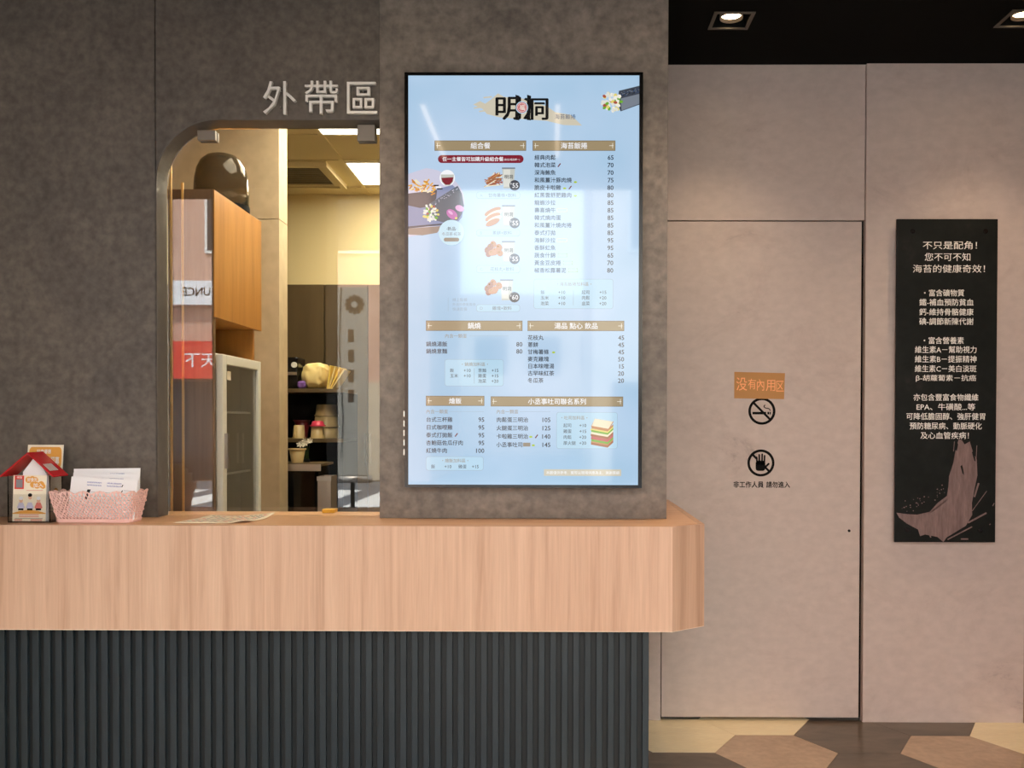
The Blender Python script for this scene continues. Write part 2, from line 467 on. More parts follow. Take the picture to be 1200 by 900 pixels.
tag(MB().box(XL - .1, XL, YF, 5.95, 0, ZC).build('wall_left', 'warm_wall'), 'grey side wall left of the counter', 'wall', kind='structure')

# ---- dark wall with the arched service opening
sx0 = at(182, 60, YA).x; sx1 = at(445, 60, YA).x; sx2 = at(782, 350, YR).x
oz = at(340, 139, YA).z; ox = at(182.5, 400, YA).x; rr = .196
wf = thing('wall_front', 'dark grey-brown concrete-look wall standing on the counter', 'wall', (-.5, YA, ZT), kind='structure')
g = .0005
MB().box(XL, sx0 - g, YA, YW, ZT, ZC).build('panel', 'dark_wall', wf)
arch = [(sx0 + g, ZC), (sx0 + g, ZT), (ox, ZT), (ox, oz - rr)]
arc = [(ox + rr - rr * math.cos(R(90 * k / 20)), oz - rr + rr * math.sin(R(90 * k / 20))) for k in range(21)]
b = MB()
# face built in strips so the opening stays clean
b.box(sx0 + g, ox, YA, YW, ZT, ZC)
b.box(ox + rr, sx1 - g, YA, YW, oz, ZC)
pl = [(ox, ZC)] + arc + [(ox + rr, ZC)]
b.prism(pl[::-1], 'y', YA, YW)
b.build('panel', 'dark_wall', wf)
# lining of the reveal
lin_ = arc + [(sx1, oz)]
low = [(ox, ZT)] + lin_
inn = [(ox + .004, ZT)] + [(ox + rr - (rr - .004) * math.cos(R(90 * k / 20)), oz - rr + (rr - .004) * math.sin(R(90 * k / 20))) for k in range(21)] + [(sx1, oz - .004)]
b = MB(); n = len(low)
vs = [(p[0], YA + .001, p[1]) for p in low] + [(p[0], YW, p[1]) for p in low] + [(p[0], YA + .001, p[1]) for p in inn] + [(p[0], YW, p[1]) for p in inn]
fs = []
for i in range(n - 1):
    fs += [(i, i + 1, 2 * n + i + 1, 2 * n + i), (2 * n + i, 2 * n + i + 1, 3 * n + i + 1, 3 * n + i), (n + i, 3 * n + i, 3 * n + i + 1, n + i + 1), (i, n + i, n + i + 1, i + 1)]
b.add(vs, fs, 0, False); b.build('reveal_lining', 'reveal', wf)
MB().box(sx1 + g, sx2, YR, YW, ZT, ZC).build('panel', 'warm_wall', wf, bevel=.0008)
MB().box(sx2 - .1, sx2, YW, YB - .001, ZT, ZC).build('side_panel', 'warm_wall', wf)

# ---- glass in the opening, held by metal clamps
wn = thing('window_1', 'fixed clear glass pane in the arched service opening', 'window', ((ox + sx1) / 2, YA + .06, ZT), kind='structure')
yg = YA + .062
gr = rr - .012
pane = [(sx1 - .001, ZT + .001), (sx1 - .001, oz - .012), (ox + rr, oz - .012)] + [(ox + rr - gr * math.sin(R(90 * k / 16)), oz - rr + gr * math.cos(R(90 * k / 16))) for k in range(1, 17)] + [(ox + .012, ZT + .001)]
MB().prism(pane, 'y', yg, yg + .008).build('pane', 'glass', wn)
for cx0, cx1, cy0, cy1 in ((231, 252, 144, 164), (418.5, 439.5, 140, 165)):
    a = at(cx0, cy0, yg - .02); e = at(cx1, cy1, yg - .02)
    zt = oz - .0045
    if cx0 < 300: zt = oz - rr + math.sqrt(max(0, (rr - .005) ** 2 - (ox + rr - a.x) ** 2)) - .001
    b = MB()
    b.box(a.x, e.x, yg - .02, yg - .0005, e.z, zt - .012 * 0).box(a.x, e.x, yg + .0085, yg + .02, e.z, zt)
    b.build('glass_clamp', 'clamp', wn, bevel=.0015)

# ---- kitchen shell
YP = 4.2
pX = at(337, 300, YP + .13).x; pz = at(300, 257, YP).z
wp = thing('wall_partition', 'sand-coloured panel wall inside the kitchen, its end lit', 'wall', (-2, YP, 0), kind='structure')
MB().box(XL, pX, YP, YP + .13, 0, pz - .0015).build('panel', 'inner_wall', wp)
MB().box(XL, pX, YP, YP + .13, pz + .0015, ZC).build('panel', 'inner_wall', wp)
YK = 5.85
tag(MB().box(XL, .357, YK, YK + .1, 0, ZC).build('wall_kitchen_back', 'yellow_wall'), 'cream painted back wall of the kitchen', 'wall', kind='structure')
tag(MB().box(.257, .357, YB + .1, YK, 0, ZC).build('wall_kitchen_right', 'yellow_wall'), 'cream painted right wall of the kitchen', 'wall', kind='structure')
kc = MB().box(XL, .357, YW, YK + .1, ZC, ZC + .08).build('ceiling_kitchen', 'k_ceiling')
tag(kc, 'cream board ceiling of the kitchen with a lighting grid', 'ceiling', kind='structure')
for x in (-1.757, -1.152, -.56):
    MB().box(x - .011, x + .011, YP + .13, YK, ZC - .006, ZC).build('grid_bar', 'k_ceiling', kc)
for y in (4.63, 5.08, 5.66):
    MB().box(-2.35, .25, y - .011, y + .011, ZC - .0055, ZC - .0003).build('grid_bar', 'k_ceiling', kc)
for y0, y1_, lab in ((4.03, 4.60, 'square lit ceiling panel nearest the glass in the kitchen'), (5.12, 5.57, 'square lit ceiling panel next to the kitchen back wall')):
    x0, x1_ = -1.137, -.58
    t = thing('ceiling_light_panel', lab, 'ceiling light', ((x0 + x1_) / 2, (y0 + y1_) / 2, ZC), group='lit square panels in the kitchen ceiling')
    MB().box(x0 - .003, x1_ + .003, y0 - .003, y1_ + .003, ZC - .006, ZC - .0008).build('frame', 'white', t)
    MB().box(x0 + .004, x1_ - .004, y0 + .004, y1_ - .004, ZC - .0095, ZC - .006).build('diffuser', 'led', t)
t = thing('ceiling_light_panel', 'square lit ceiling panel over the counter inside the kitchen', 'ceiling light', (-1.2, 3.4, ZC), group='lit square panels in the kitchen ceiling')
MB().box(-1.1, -.5, 3.15, 3.75, ZC - .006, ZC - .0005).build('frame', 'white', t)
MB().box(-1.088, -.512, 3.162, 3.738, ZC - .0095, ZC - .006).build('diffuser', 'led', t)
t = thing('ceiling_vent', 'recessed square air vent with brown grille in the kitchen ceiling', 'vent', (-1.48, 5.45, ZC))
b = MB()
vx0, vx1, vy0, vy1 = -1.73, -1.24, 5.10, 5.60
for k, (e, zz) in enumerate(((0, .030), (.03, .02))):
    b.box(vx0 + e, vx1 - e, vy0 + e, vy0 + e + .03, ZC - zz, ZC - .0005).box(vx0 + e, vx1 - e, vy1 - e - .03, vy1 - e, ZC - zz, ZC - .0005)
    b.box(vx0 + e, vx0 + e + .03, vy0 + e + .03, vy1 - e - .03, ZC - zz, ZC - .0005).box(vx1 - e - .03, vx1 - e, vy0 + e + .03, vy1 - e - .03, ZC - zz, ZC - .0005)
b.build('frame', 'k_ceiling', t)
for k in range(12):
    y = vy0 + .075 + k * .033
    MB().box(vx0 + .06, vx1 - .06, y, y + .02, ZC - .012, ZC - .006).build('slat', 'brown', t)
MB().box(vx0 + .06, vx1 - .06, vy0 + .06, vy1 - .06, ZC - .005, ZC - .0005).build('backing', 'brown', t)

tag(MB().box(-2.075, -1.38, YF + .01, YF + .3, 0, ZC - .001).build('added_pier', 'black'), 'unseen black pier added at the open shop front to block reflections', 'wall', kind='structure')  # out-of-view pier added to keep street reflections off the glass
# roof / storey above, keeps the sun and sky out of the rooms
tag(MB().box(XL - .4, XR + .4, YF, 6.4, ZC + .09, 6.5).build('wall_above', 'palefacade'), 'storey of the building above the shop', 'building', kind='structure')

# ================================================================== COUNTER
fy = 2.737
cX0 = at(788, 680, fy).x; cX1 = .451
zb = at(600, 739.5, fy).z
t = thing('service_counter', 'oak-fronted service counter with dark slatted base and angled right corner', 'counter', (-1, 3.2, 0))
CT = t
tp = [(XL + .002, fy + .0185), (cX0 - .006, fy + .0185), (cX1 - .0185, fy + .0965), (cX1 - .0185, YB - .014), (.25, YB - .014), (.25, 3.18), (XL + .002, 3.18)]
MB().prism(tp, 'z', ZT - .014, ZT - .0005).build('countertop', 'wood_top', t, bevel=.0008)
MB().box(XL + .002, cX0, fy + .0005, fy + .018, zb, ZT - .0005).build('fascia_board', 'wood', t)
cp = [(cX0, fy + .0005), (cX1 - .0004, fy + .0812), (cX1 - .0004, fy + .099), (cX0, fy + .018)]
MB().prism(cp, 'z', zb, ZT - .0005).build('corner_board', 'wood', t)
MB().box(cX1 - .018, cX1 - .0004, fy + .0995, YB - .014, zb, ZT - .0005).build('side_board', 'wood', t)
MB().prism([(XL + .002, fy + .001), (cX0, fy + .001), (cX1 - .001, fy + .082), (cX1 - .001, YB - .014), (.24, YB - .014), (.24, fy + .12), (XL + .002, fy + .12)], 'z', zb - .002, zb - .0003).build('edge_banding', 'wood_edge', t)
bx = at(760, 820, 2.80).x
MB().box(XL + .002, bx, 2.806, 2.83, 0, zb - .0025).build('base_panel', 'groove', t)
MB().box(bx - .02, bx, 2.83, YB - .014, 0, zb - .0025).build('base_side_panel', 'groove', t)
per = .0345
sl = MB().box(0, .0193, -.012, 0, 0, zb - .003)
so = sl.build('slat', 'slat', t, bevel=.0015); cor = Vector(t['_org'])
me = so.data
# slat mesh was built relative to the thing origin: rebuild in its own frame
for v in me.vertices: v.co += cor
x = bx - .0193; first = True
while x > XL + .01:
    if first: o = so; first = False
    else: o = so.copy(); COL.objects.link(o)
    o.parent = t; o.location = (x - cor.x, 2.806 - cor.y, -cor.z); x -= per

# ================================================================== MENU SCREEN
TY = YR - .052     # front of the screen
a0 = at(474, 84, TY); a1 = at(752, 572, TY)
TX0, TX1, TZ1, TZ0 = a0.x, a1.x, at(613, 84.6, TY).z, at(613, 571.6, TY).z
t = thing('menu_screen', 'tall black-framed lit menu screen hanging on the dark wall', 'screen', ((TX0 + TX1) / 2, YR, TZ0))
MB().box(TX0 + .05, TX1 - .05, YR - .014, YR - .0005, TZ0 + .1, TZ1 - .1).build('wall_mount', 'black', t)
MB().box(TX0, TX1, TY + .006, YR - .014, TZ0, TZ1).build('housing', 'gloss_black', t, bevel=.003)
b = MB(); e = .0115
b.box(TX0, TX0 + e, TY, TY + .006, TZ0, TZ1).box(TX1 - e, TX1, TY, TY + .006, TZ0, TZ1)
b.box(TX0 + e, TX1 - e, TY, TY + .006, TZ0, TZ0 + e * .8).box(TX0 + e, TX1 - e, TY, TY + .006, TZ1 - e * .8, TZ1)
b.build('bezel', 'gloss_black', t)
b = MB()
for k in range(5): b.box(TX0 - .005, TX0, YR - .04, YR - .02, TZ0 + .10 + k * .03, TZ0 + .118 + k * .03)
b.build('side_buttons', 'steel', t)


def scr(name, r, g_, b_, k=1.0):
    c = col(r, g_, b_)
    return mat(name, (.01, .01, .01, 1), .07, emit=c, es=k, spec=.5, coat=.5)


M['s_bg'] = scr('screen_sky_blue', 172, 203, 228, 1.0)
nt = M['s_bg'].node_tree
# screen picture: pale blue watercolour background (what the panel shows)
gN = nt.nodes.new('ShaderNodeNewGeometry'); nN = nt.nodes.new('ShaderNodeTexNoise'); nN.inputs['Scale'].default_value = 2.2; nN.inputs['Detail'].default_value = 3
rN = nt.nodes.new('ShaderNodeValToRGB'); rN.color_ramp.elements[0].position = .35; rN.color_ramp.elements[0].color = col(160, 196, 224)
rN.color_ramp.elements[1].position = .7; rN.color_ramp.elements[1].color = col(186, 210, 236)
nt.links.new(gN.outputs['Position'], nN.inputs['Vector']); nt.links.new(nN.outputs['Fac'], rN.inputs[0])
nt.links.new(rN.outputs[0], nt.nodes['Principled BSDF'].inputs['Emission Color'])
for n_, c_ in dict(ink=(16, 22, 38), navy=(45, 70, 110), gold=(158, 140, 108), gold_line=(122, 106, 78), cream=(240, 236, 222), maroon=(128, 24, 44), white=(245, 246, 250),
                   paleblue=(180, 214, 235), palest=(196, 226, 240), beige=(206, 198, 178), seal=(196, 96, 104), black=(12, 12, 14), grey=(120, 128, 140), tan=(150, 138, 122),
                   slate=(86, 96, 108), slate2=(60, 66, 78), plate=(128, 140, 176), darkbowl=(66, 66, 74), fry=(232, 172, 60), fry2=(206, 134, 40), rednut=(168, 84, 62),
                   wine=(128, 28, 44), pinkish=(196, 110, 176), pink2=(226, 170, 214), green=(110, 170, 50), yel=(226, 210, 110), cup=(196, 198, 190), cup2=(222, 222, 214),
                   badge=(62, 64, 74), nugget=(196, 136, 88), nug2=(160, 98, 62), bread=(238, 226, 196), crust=(190, 130, 80), ham=(190, 90, 90), chili=(110, 26, 30), lime=(170, 196, 50),
                   lilac=(206, 204, 224), woodg=(150, 132, 120), faint=(150, 170, 190)).items():
    M['s_' + n_] = scr('screen_' + n_, *c_)
MB().box(TX0 + e, TX1 - e, TY + .003, TY + .0058, TZ0 + e * .8, TZ1 - e * .8).build('display', 's_bg', t)
DISP = t.children[-1]
for ch in t.children:
    if ch.name.startswith('display'): DISP = ch
base_fn = plane_fn(474, 84.6, 752, 571.6, TX0, TX1, TZ0, TZ1, TY + .003)


def cv(): return Canvas(base_fn)


def heading(c, x0, y0, x1, y1, s, size):
    c.lift = .0006; c.rect('s_gold', x0, y0, x1, y1); c.up(); c.frame('s_gold_line', x0, y0, x1, y1, .7)
    ym = (y0 + y1) / 2
    for xx, q in ((x0, 1), (x1, -1)):
        c.line('s_cream', xx + 2 * q, ym, xx + 7 * q, ym, .6); c.line('s_cream', xx + 3.2 * q, ym - 3, xx + 3.2 * q, ym + 3, .6)
    c.text('s_white', s, (x0 + x1) / 2, ym, size, 'c', bold=.02)


for a_ in ((509, 164, 616, 176, '組合餐', 7.8), (623.5, 164, 720, 176, '海苔飯捲', 7.8), (499, 375, 612, 387, '鍋燒', 7.8), (618, 375, 731, 387, '湯品 點心 飲品', 7.8),
           (499, 463.5, 567.5, 475.3, '燴飯', 7.4), (575, 464, 730, 475.8, '小丞事吐司聯名系列', 7.6)):
    c = cv(); heading(c, *a_); c.done('heading_bar', DISP)
c = cv()
c.rrect('s_maroon', 513, 181, 613, 190.3, 4.6); c.up(); c.text('s_white', '任一主餐皆可加購升級組合餐', 518, 185.7, 5.5, bold=.03); c.text('s_white', '(飲品/湯品擇一)', 590, 186.2, 2.7)
c.done('heading_bar', DISP); c = cv()
c.rect('s_beige', 637.5, 549.8, 728, 557.5); c.up(); c.text('s_white', '本圖僅供參考．實際以現場供應為主．謝謝惠顧', 640, 553.7, 4.1)
c.done('footer_bar', DISP)

c = cv(); K = 's_ink'; CS = 6.25
rows = [('經典肉鬆', 65), ('韓式泡菜', 70), ('深海鮪魚', 70), ('和風薑汁豚肉燒', 75), ('脆皮卡啦雞', 80), ('紅黑雲舒肥雞肉', 80), ('龍蝦沙拉', 85), ('壽喜燒牛', 85), ('韓式燒肉蛋', 85),
        ('和風薑汁燒肉捲', 85), ('泰式打拋', 85), ('海鮮沙拉', 95), ('香酥虹魚', 95), ('蔬食什錦', 65), ('黃金豆皮捲', 70), ('椒香松露薯泥', 80)]
for i, (s_, p_) in enumerate(rows):
    y = 183.8 + 8.8 * i; c.text(K, s_, 625.5, y, CS, bold=.03); c.num('s_ink', str(p_), 718, y, 7.4, bold=.03)


def chilli(x, y): c.line('s_chili', x - 1.4, y + 2, x + 1.6, y - 2, 1.3)
def lime(x, y): c.ell('s_lime', x, y + .6, 2, 1.2, n=10)


chilli(654.5, 192.8); lime(673.5, 212); lime(661, 219.3); chilli(667.3, 219); lime(673.5, 228)
for y in (245.4, 280.6): c.frame('s_yel', 652, y - 2.2, 664, y + 2.2, .5)
for y in (298.2, 307, 315.8): c.frame('s_lime', 653 + (y - 298) * .7, y - 2.2, 664 + (y - 298) * .7, y + 2.2, .5)
rows = [('花枝丸', 45), ('蔥餅', 45), ('甘梅薯條', 45), ('麥克雞塊', 50), ('日本味噌湯', 15), ('古早味紅茶', 20), ('冬瓜茶', 20)]
for i, (s_, p_) in enumerate(rows):
    y = 394.8 + 8.4 * i; c.text(K, s_, 618, y, CS, bold=.03); c.num(K, str(p_), 731, y, 7.4, bold=.03)
lime(648.5, 411.6)
for i, (s_, p_) in enumerate([('鍋燒湯飯', 80), ('鍋燒意麵', 80)]):
    y = 402.6 + 8.4 * i; c.text(K, s_, 499, y, CS, bold=.03); c.num(K, str(p_), 612, y, 7.4, bold=.03)
c.text('s_tan', '內含一顆蛋', 521, 393, 5.2)
for i, (s_, p_) in enumerate([('台式三杯雞', 95), ('日式咖哩雞', 95), ('泰式打拋飯', 95), ('杏鮑菇佐瓜仔肉', 95), ('紅燒牛肉', 100)]):
    y = 491.4 + 9.15 * i; c.text(K, s_, 499, y, CS, bold=.03); c.num(K, str(p_), 567.5, y, 7.4, bold=.03)
chilli(534.6, 509.5)
for i, (s_, p_) in enumerate([('肉鬆蛋三明治', 105), ('火腿蛋三明治', 125), ('卡啦雞三明治', 140), ('小丞事吐司', 145)]):
    y = 491.5 + 9.8 * i; c.text(K, s_, 581.5, y, CS, bold=.03); c.num(K, str(p_), 645, y, 7.4, bold=.03)
lime(622, 511); chilli(628.6, 511); c.rect('s_tan', 613, 518.5, 621.5, 523); lime(625, 521)
c.text('s_tan', '內含一顆蛋', 499, 482, 5.2); c.text('s_tan', '內含一顆蛋', 581.5, 482, 5.2)
for a, b_, y in ((526, 567, 482), (609, 645, 482), (550, 596, 393)): c.line('s_faint', a, y, b_, y, .3)
c.text('s_faint', '線上點餐', 530, 350.5, 4.4); c.text('s_faint', '外送外帶免等待', 530, 356, 3.9); c.text('s_faint', '快速取餐', 530, 361.5, 4.4); c.line('s_faint', 525, 348, 525, 364, .3)
tag(c.done('item_lettering', DISP), kind='stuff')

c = cv()
for x0, y0, x1, y1 in ((625, 326, 718, 361), (521, 420.5, 590, 452), (499, 535, 566.5, 551.5), (652, 482.5, 723.5, 525.5), (558, 310, 609, 319), (558, 356, 609, 364.5), (558, 224, 609, 232), (558, 268, 609, 276)):
    c.lift = .0006; c.rrect('s_faint', x0, y0, x1, y1, 3); c.up(); c.rrect('s_paleblue', x0 + .35, y0 + .35, x1 - .35, y1 - .35, 2.8)
c.up()


def addon(title, tx, ty, items):
    c.text('s_tan', '・' + title + '・', tx, ty, 4.9, 'c', bold=.01)
    for s_, x, v, xp, y in items:
        c.text('s_slate2', s_, x, y, 4.9, bold=.01); c.num('s_slate2', v, xp, y, 5.4, bold=.015)


addon('海苔飯捲加料區', 671.5, 332, [('飯', 633, '+10', 662, 341.5), ('玉米', 633, '+10', 662, 348), ('泡菜', 633, '+10', 662, 354.7), ('起司', 681, '+15', 710, 341.5), ('肉鬆', 681, '+20', 710, 348), ('韭菜', 681, '+20', 710, 354.7)])
c.line('s_grey', 671.5, 339, 671.5, 357, .3)
addon('鍋燒加料區', 555.5, 426.3, [('飯', 527, '+10', 551.5, 433.5), ('玉米', 527, '+10', 551.5, 439.8), ('意麵', 560, '+15', 584, 433.5), ('雞蛋', 560, '+15', 584, 439.8), ('泡菜', 560, '+20', 584, 446)])
c.line('s_grey', 555.7, 431, 555.7, 449, .3)
addon('燴飯加料區', 532.5, 539.8, [('飯', 505, '+10', 529, 546.8), ('雞蛋', 537, '+15', 561, 546.8)])
addon('吐司加料區', 672, 489, [('起司', 660, '+10', 687, 498), ('雞蛋', 660, '+15', 687, 504.9), ('肉鬆', 660, '+20', 687, 511.8), ('厚火腿', 660, '+20', 687, 518.8)])
for y, l_, s_ in ((228, 'A', '甘梅薯條+飲料'), (272, 'B', '蔥餅+飲料'), (314.5, 'C', '花枝丸+飲料'), (360.3, 'D', '雞塊+飲料')):
    c.text('s_faint', l_, 562, y, 5); c.text('s_grey', s_, 588, y, 5, 'c', bold=.01)
tag(c.done('addon_boxes', DISP), kind='stuff')

# logo
c = cv()
c.poly('s_beige', [(554, 122), (562, 118), (568, 121), (575, 116), (583, 109), (590, 113), (612, 115), (640, 124), (650, 131), (668, 134), (681, 146.5), (660, 146), (640, 141), (612, 139), (585, 137), (570, 133), (565, 127)])
c.up()
for xx, q in ((555, 126), (561, 130), (566, 114)): c.line('s_beige', xx, q, xx + 10, q - 1, 1.6)
c.up(); c.fit('s_black', '明', 580, 113, 610, 140, bold=.035); c.fit('s_black', '洞', 611.5, 114, 642, 140, bold=.035)
for xx in (603.5, 617): c.poly('s_black', [(xx, 110.5), (xx + 4.6, 112), (xx + 3.6, 138), (xx + 4.6, 140.5), (xx - .5, 140)][::-1])
c.up(); c.ell('s_paleblue', 611, 125.5, 7.2, n=28); c.up(); c.ell('s_seal', 611, 125.5, 6.2, n=28); c.up(); c.ring('s_cream', 611, 125.5, 4.7, 5.2); c.fit('s_cream', '福', 607.8, 122.2, 614.2, 128.8, .02)
c.text('s_navy', '海苔飯捲', 649, 136.2, 6.2)
for i in range(4): pass
c.done('logo', DISP)

# printed food pictures
rnd = random.Random(3)
c = cv()
# big photograph at the left: plate, bowl of fries, seaweed roll
arcp = [(478.3, 203)] + [(494 + 50 * math.cos(R(a)), 236 + 40 * math.sin(R(a))) for a in range(-84, 62, 8)] + [(518, 270), (478.3, 277)]
c.poly('s_lilac', arcp[::-1]); c.up()
c.poly('s_plate', [(478.3, 230), (500, 224), (530, 216), (541, 226), (543.5, 240), (541, 254), (533, 263), (516, 264), (478.3, 265)][::-1]); c.up()
c.poly('s_slate2', [(478.3, 264.6), (518, 261), (518, 262.8), (478.3, 267)][::-1]); c.poly('s_woodg', [(478.3, 267), (518, 264), (512, 272), (495, 275), (478.3, 274)][::-1]); c.up()
c.poly('s_darkbowl', [(478.3, 226), (512, 222), (511, 232), (504, 241), (492, 243), (478.3, 240)][::-1]); c.up()
for k in range(46):
    x = 479.8 + rnd.random() * 29; y = 211 + rnd.random() * 13 + (0 if x < 505 else 3); a = rnd.uniform(-60, 60)
    c.line(rnd.choice(['s_fry', 's_fry', 's_fry2', 's_bread']), max(478.5, x - 2.6 * math.cos(R(a))), y - 2.6 * math.sin(R(a)), x + 2.6 * math.cos(R(a)), y + 2.6 * math.sin(R(a)), 1.6); c.lift += .000008
c.up(); c.poly('s_slate', [(500, 240), (536, 217), (541, 226), (543.3, 240), (541, 250), (536, 257), (520, 260), (512, 258)][::-1]); c.up()
for k in range(60):
    q = rnd.random(); x = 502 + 34 * q; y = 240 - 22 * q + rnd.random() * 4
    c.rect(rnd.choice(['s_grey', 's_slate2', 's_lilac']), x, y, x + .9, y + .8)
for k in range(50):
    a = rnd.random() * 6.28; r_ = math.sqrt(rnd.random()); x = 504 + 9.5 * r_ * math.cos(a); y = 249 + 9.5 * r_ * math.sin(a)
    c.ell(rnd.choice(['s_yel', 's_cream', 's_green', 's_cream', 's_rednut', 's_cup2', 's_cream']), x, y, 1.9, 1.4, a=a * 57, n=7); c.lift += .000008
c.up(); c.ell('s_pink2', 538.5, 243.5, 5.4, 3.6, a=20, n=14); c.up(); c.ell('s_pinkish', 529.5, 250.5, 7.4, 4.9, a=40, n=16); c.up(); c.ell('s_pink2', 527.8, 248.5, 3.4, 1.6, a=40, n=12); c.ell('s_yel', 534.4, 255, 1.5, n=8)
c.rect('s_black', 508, 216, 514, 217.4); c.rect('s_white', 511, 218, 517, 219.6); c.rect('s_black', 512, 220, 518.5, 221.4)
c.up(); c.ell('s_white', 524, 208, 9, 9.5, n=22); c.up(); c.poly('s_cup', [(516.5, 204), (531.8, 204), (531, 212), (527, 217), (521.5, 217), (517.3, 212)][::-1]); c.up(); c.poly('s_wine', [(517, 208), (531.3, 207.2), (530, 212.5), (526.6, 216), (522, 216), (518.3, 212.5)][::-1])
c.up(); c.ell('s_palest', 529, 272, 15, n=30); c.up(); c.text('s_slate2', '‧新品‧', 529, 267.5, 4.9, 'c', bold=.015); c.text('s_grey', '冬瓜茶‧紅茶', 529, 273.6, 4.3, 'c'); c.rrect('s_tan', 520, 278, 538, 282.4, 2.1)
c.done('food_picture', DISP)
# top right: seaweed roll
c = cv()
c.poly('s_slate2', [(724, 106), (748.2, 100), (748.2, 122), (726, 130), (722, 120)][::-1]); c.up()
for k in range(60):
    x = 724 + 24 * rnd.random(); y = 108 - (x - 724) * .25 + 5 * rnd.random(); c.rect(rnd.choice(['s_grey', 's_navy', 's_black']), x, y, min(748.2, x + 1), y + .9)
c.poly('s_grey', [(726, 115), (748.2, 109.5), (748.2, 121), (727, 129)][::-1]); c.up()
for k in range(60):
    a = rnd.random() * 6.28; r_ = math.sqrt(rnd.random()); x = 715.5 + 11.5 * r_ * math.cos(a); y = 119 + 10.5 * r_ * math.sin(a)
    c.ell(rnd.choice(['s_yel', 's_cream', 's_green', 's_cream', 's_rednut', 's_cup2', 's_cup2']), x, y, 2.4, 1.8, a=a * 57, n=7); c.lift += .000008
c.done('food_picture', DISP)
# the four set meals
for y0, kind in ((196, 'fries'), (240, 'bun'), (282, 'balls'), (327, 'nug')):
    c = cv(); c.lift = .0011
    cx_ = 595.5 if kind != 'nug' else 593.5
    c.poly('s_cup', [(cx_ - 7.5, y0), (cx_ + 7.5, y0), (cx_ + 5.8, y0 + 24), (cx_ - 5.8, y0 + 24)][::-1]); c.up(); c.rect('s_cup2', cx_ - 6, y0 + 2, cx_ + 2, y0 + 22); c.rect('s_grey', cx_ - 7.7, y0 - .4, cx_ + 7.7, y0 + 1.2)
    c.up(); c.text('s_ink', '明洞', cx_, y0 + 10.5, 5.2, 'c', bold=.02); c.up()
    for k in range({'fries': 40, 'bun': 5, 'balls': 9, 'nug': 8}[kind]):
        q = rnd.random()
        if kind == 'fries': c.line(rnd.choice(['s_rednut', 's_crust', 's_bread', 's_nug2']), 567 + 14 * q, y0 + 14 + 9 * rnd.random() - 7 * q, 579 + 10 * rnd.random(), y0 + 5 + 16 * rnd.random(), 1.1)
        elif kind == 'bun': c.ell(['s_crust', 's_bread', 's_nugget', 's_bread', 's_crust'][k], 577 + (k % 2) * 2, y0 + 7 + 3.2 * k, 10.5 - k * .4, 3.4, a=-25, n=16)
        else:
            a = k * 2.4; r_ = 3 + 6 * (k % 3) / 2; c.ell(['s_nugget', 's_nug2', 's_crust'][k % 3], 577 + r_ * math.cos(a), y0 + 11 + r_ * .85 * math.sin(a), 4.2, 3.6, a=a * 50, n=11)
            c.ell('s_bread', 576 + r_ * math.cos(a), y0 + 10 + r_ * .85 * math.sin(a), 1.2, .9, n=7)
        c.lift += .00001
    c.up(); c.ell('s_badge', 602.6, y0 + 20.5, 6.1, n=26); c.up(); c.text('s_white', {'nug': '60', 'bun': '55'}.get(kind, '55'), 603.2, y0 + 20.4, 7.6, 'c', bold=.02); c.text('s_white', '$', 598.3, y0 + 18.5, 3, 'c')
    c.done('food_picture', DISP)
# sandwich
c = cv(); c.lift = .0012
for k, (m_, dy) in enumerate((('s_crust', 0), ('s_bread', 1), ('s_crust', 4.5), ('s_yel', 7), ('s_green', 8.8), ('s_bread', 11), ('s_nug2', 13.5), ('s_ham', 16), ('s_ham', 17.5), ('s_green', 19.5), ('s_crust', 22), ('s_nug2', 23.5))):
    x0 = 692 + rnd.random() * 1.5
    if k < 2: c.poly(m_, [(692.5 + k, 499.5 - k), (713, 503.5 - k * 1.5), (719 - k, 493.5), (697, 490)]); c.up()
    else: c.poly(m_, [(x0, 494.5 + dy), (712, 498 + dy), (718.5, 492 + dy), (718.5, 494.6 + dy), (712, 500.6 + dy), (x0, 497 + dy)]); c.up()
c.done('food_picture', DISP)

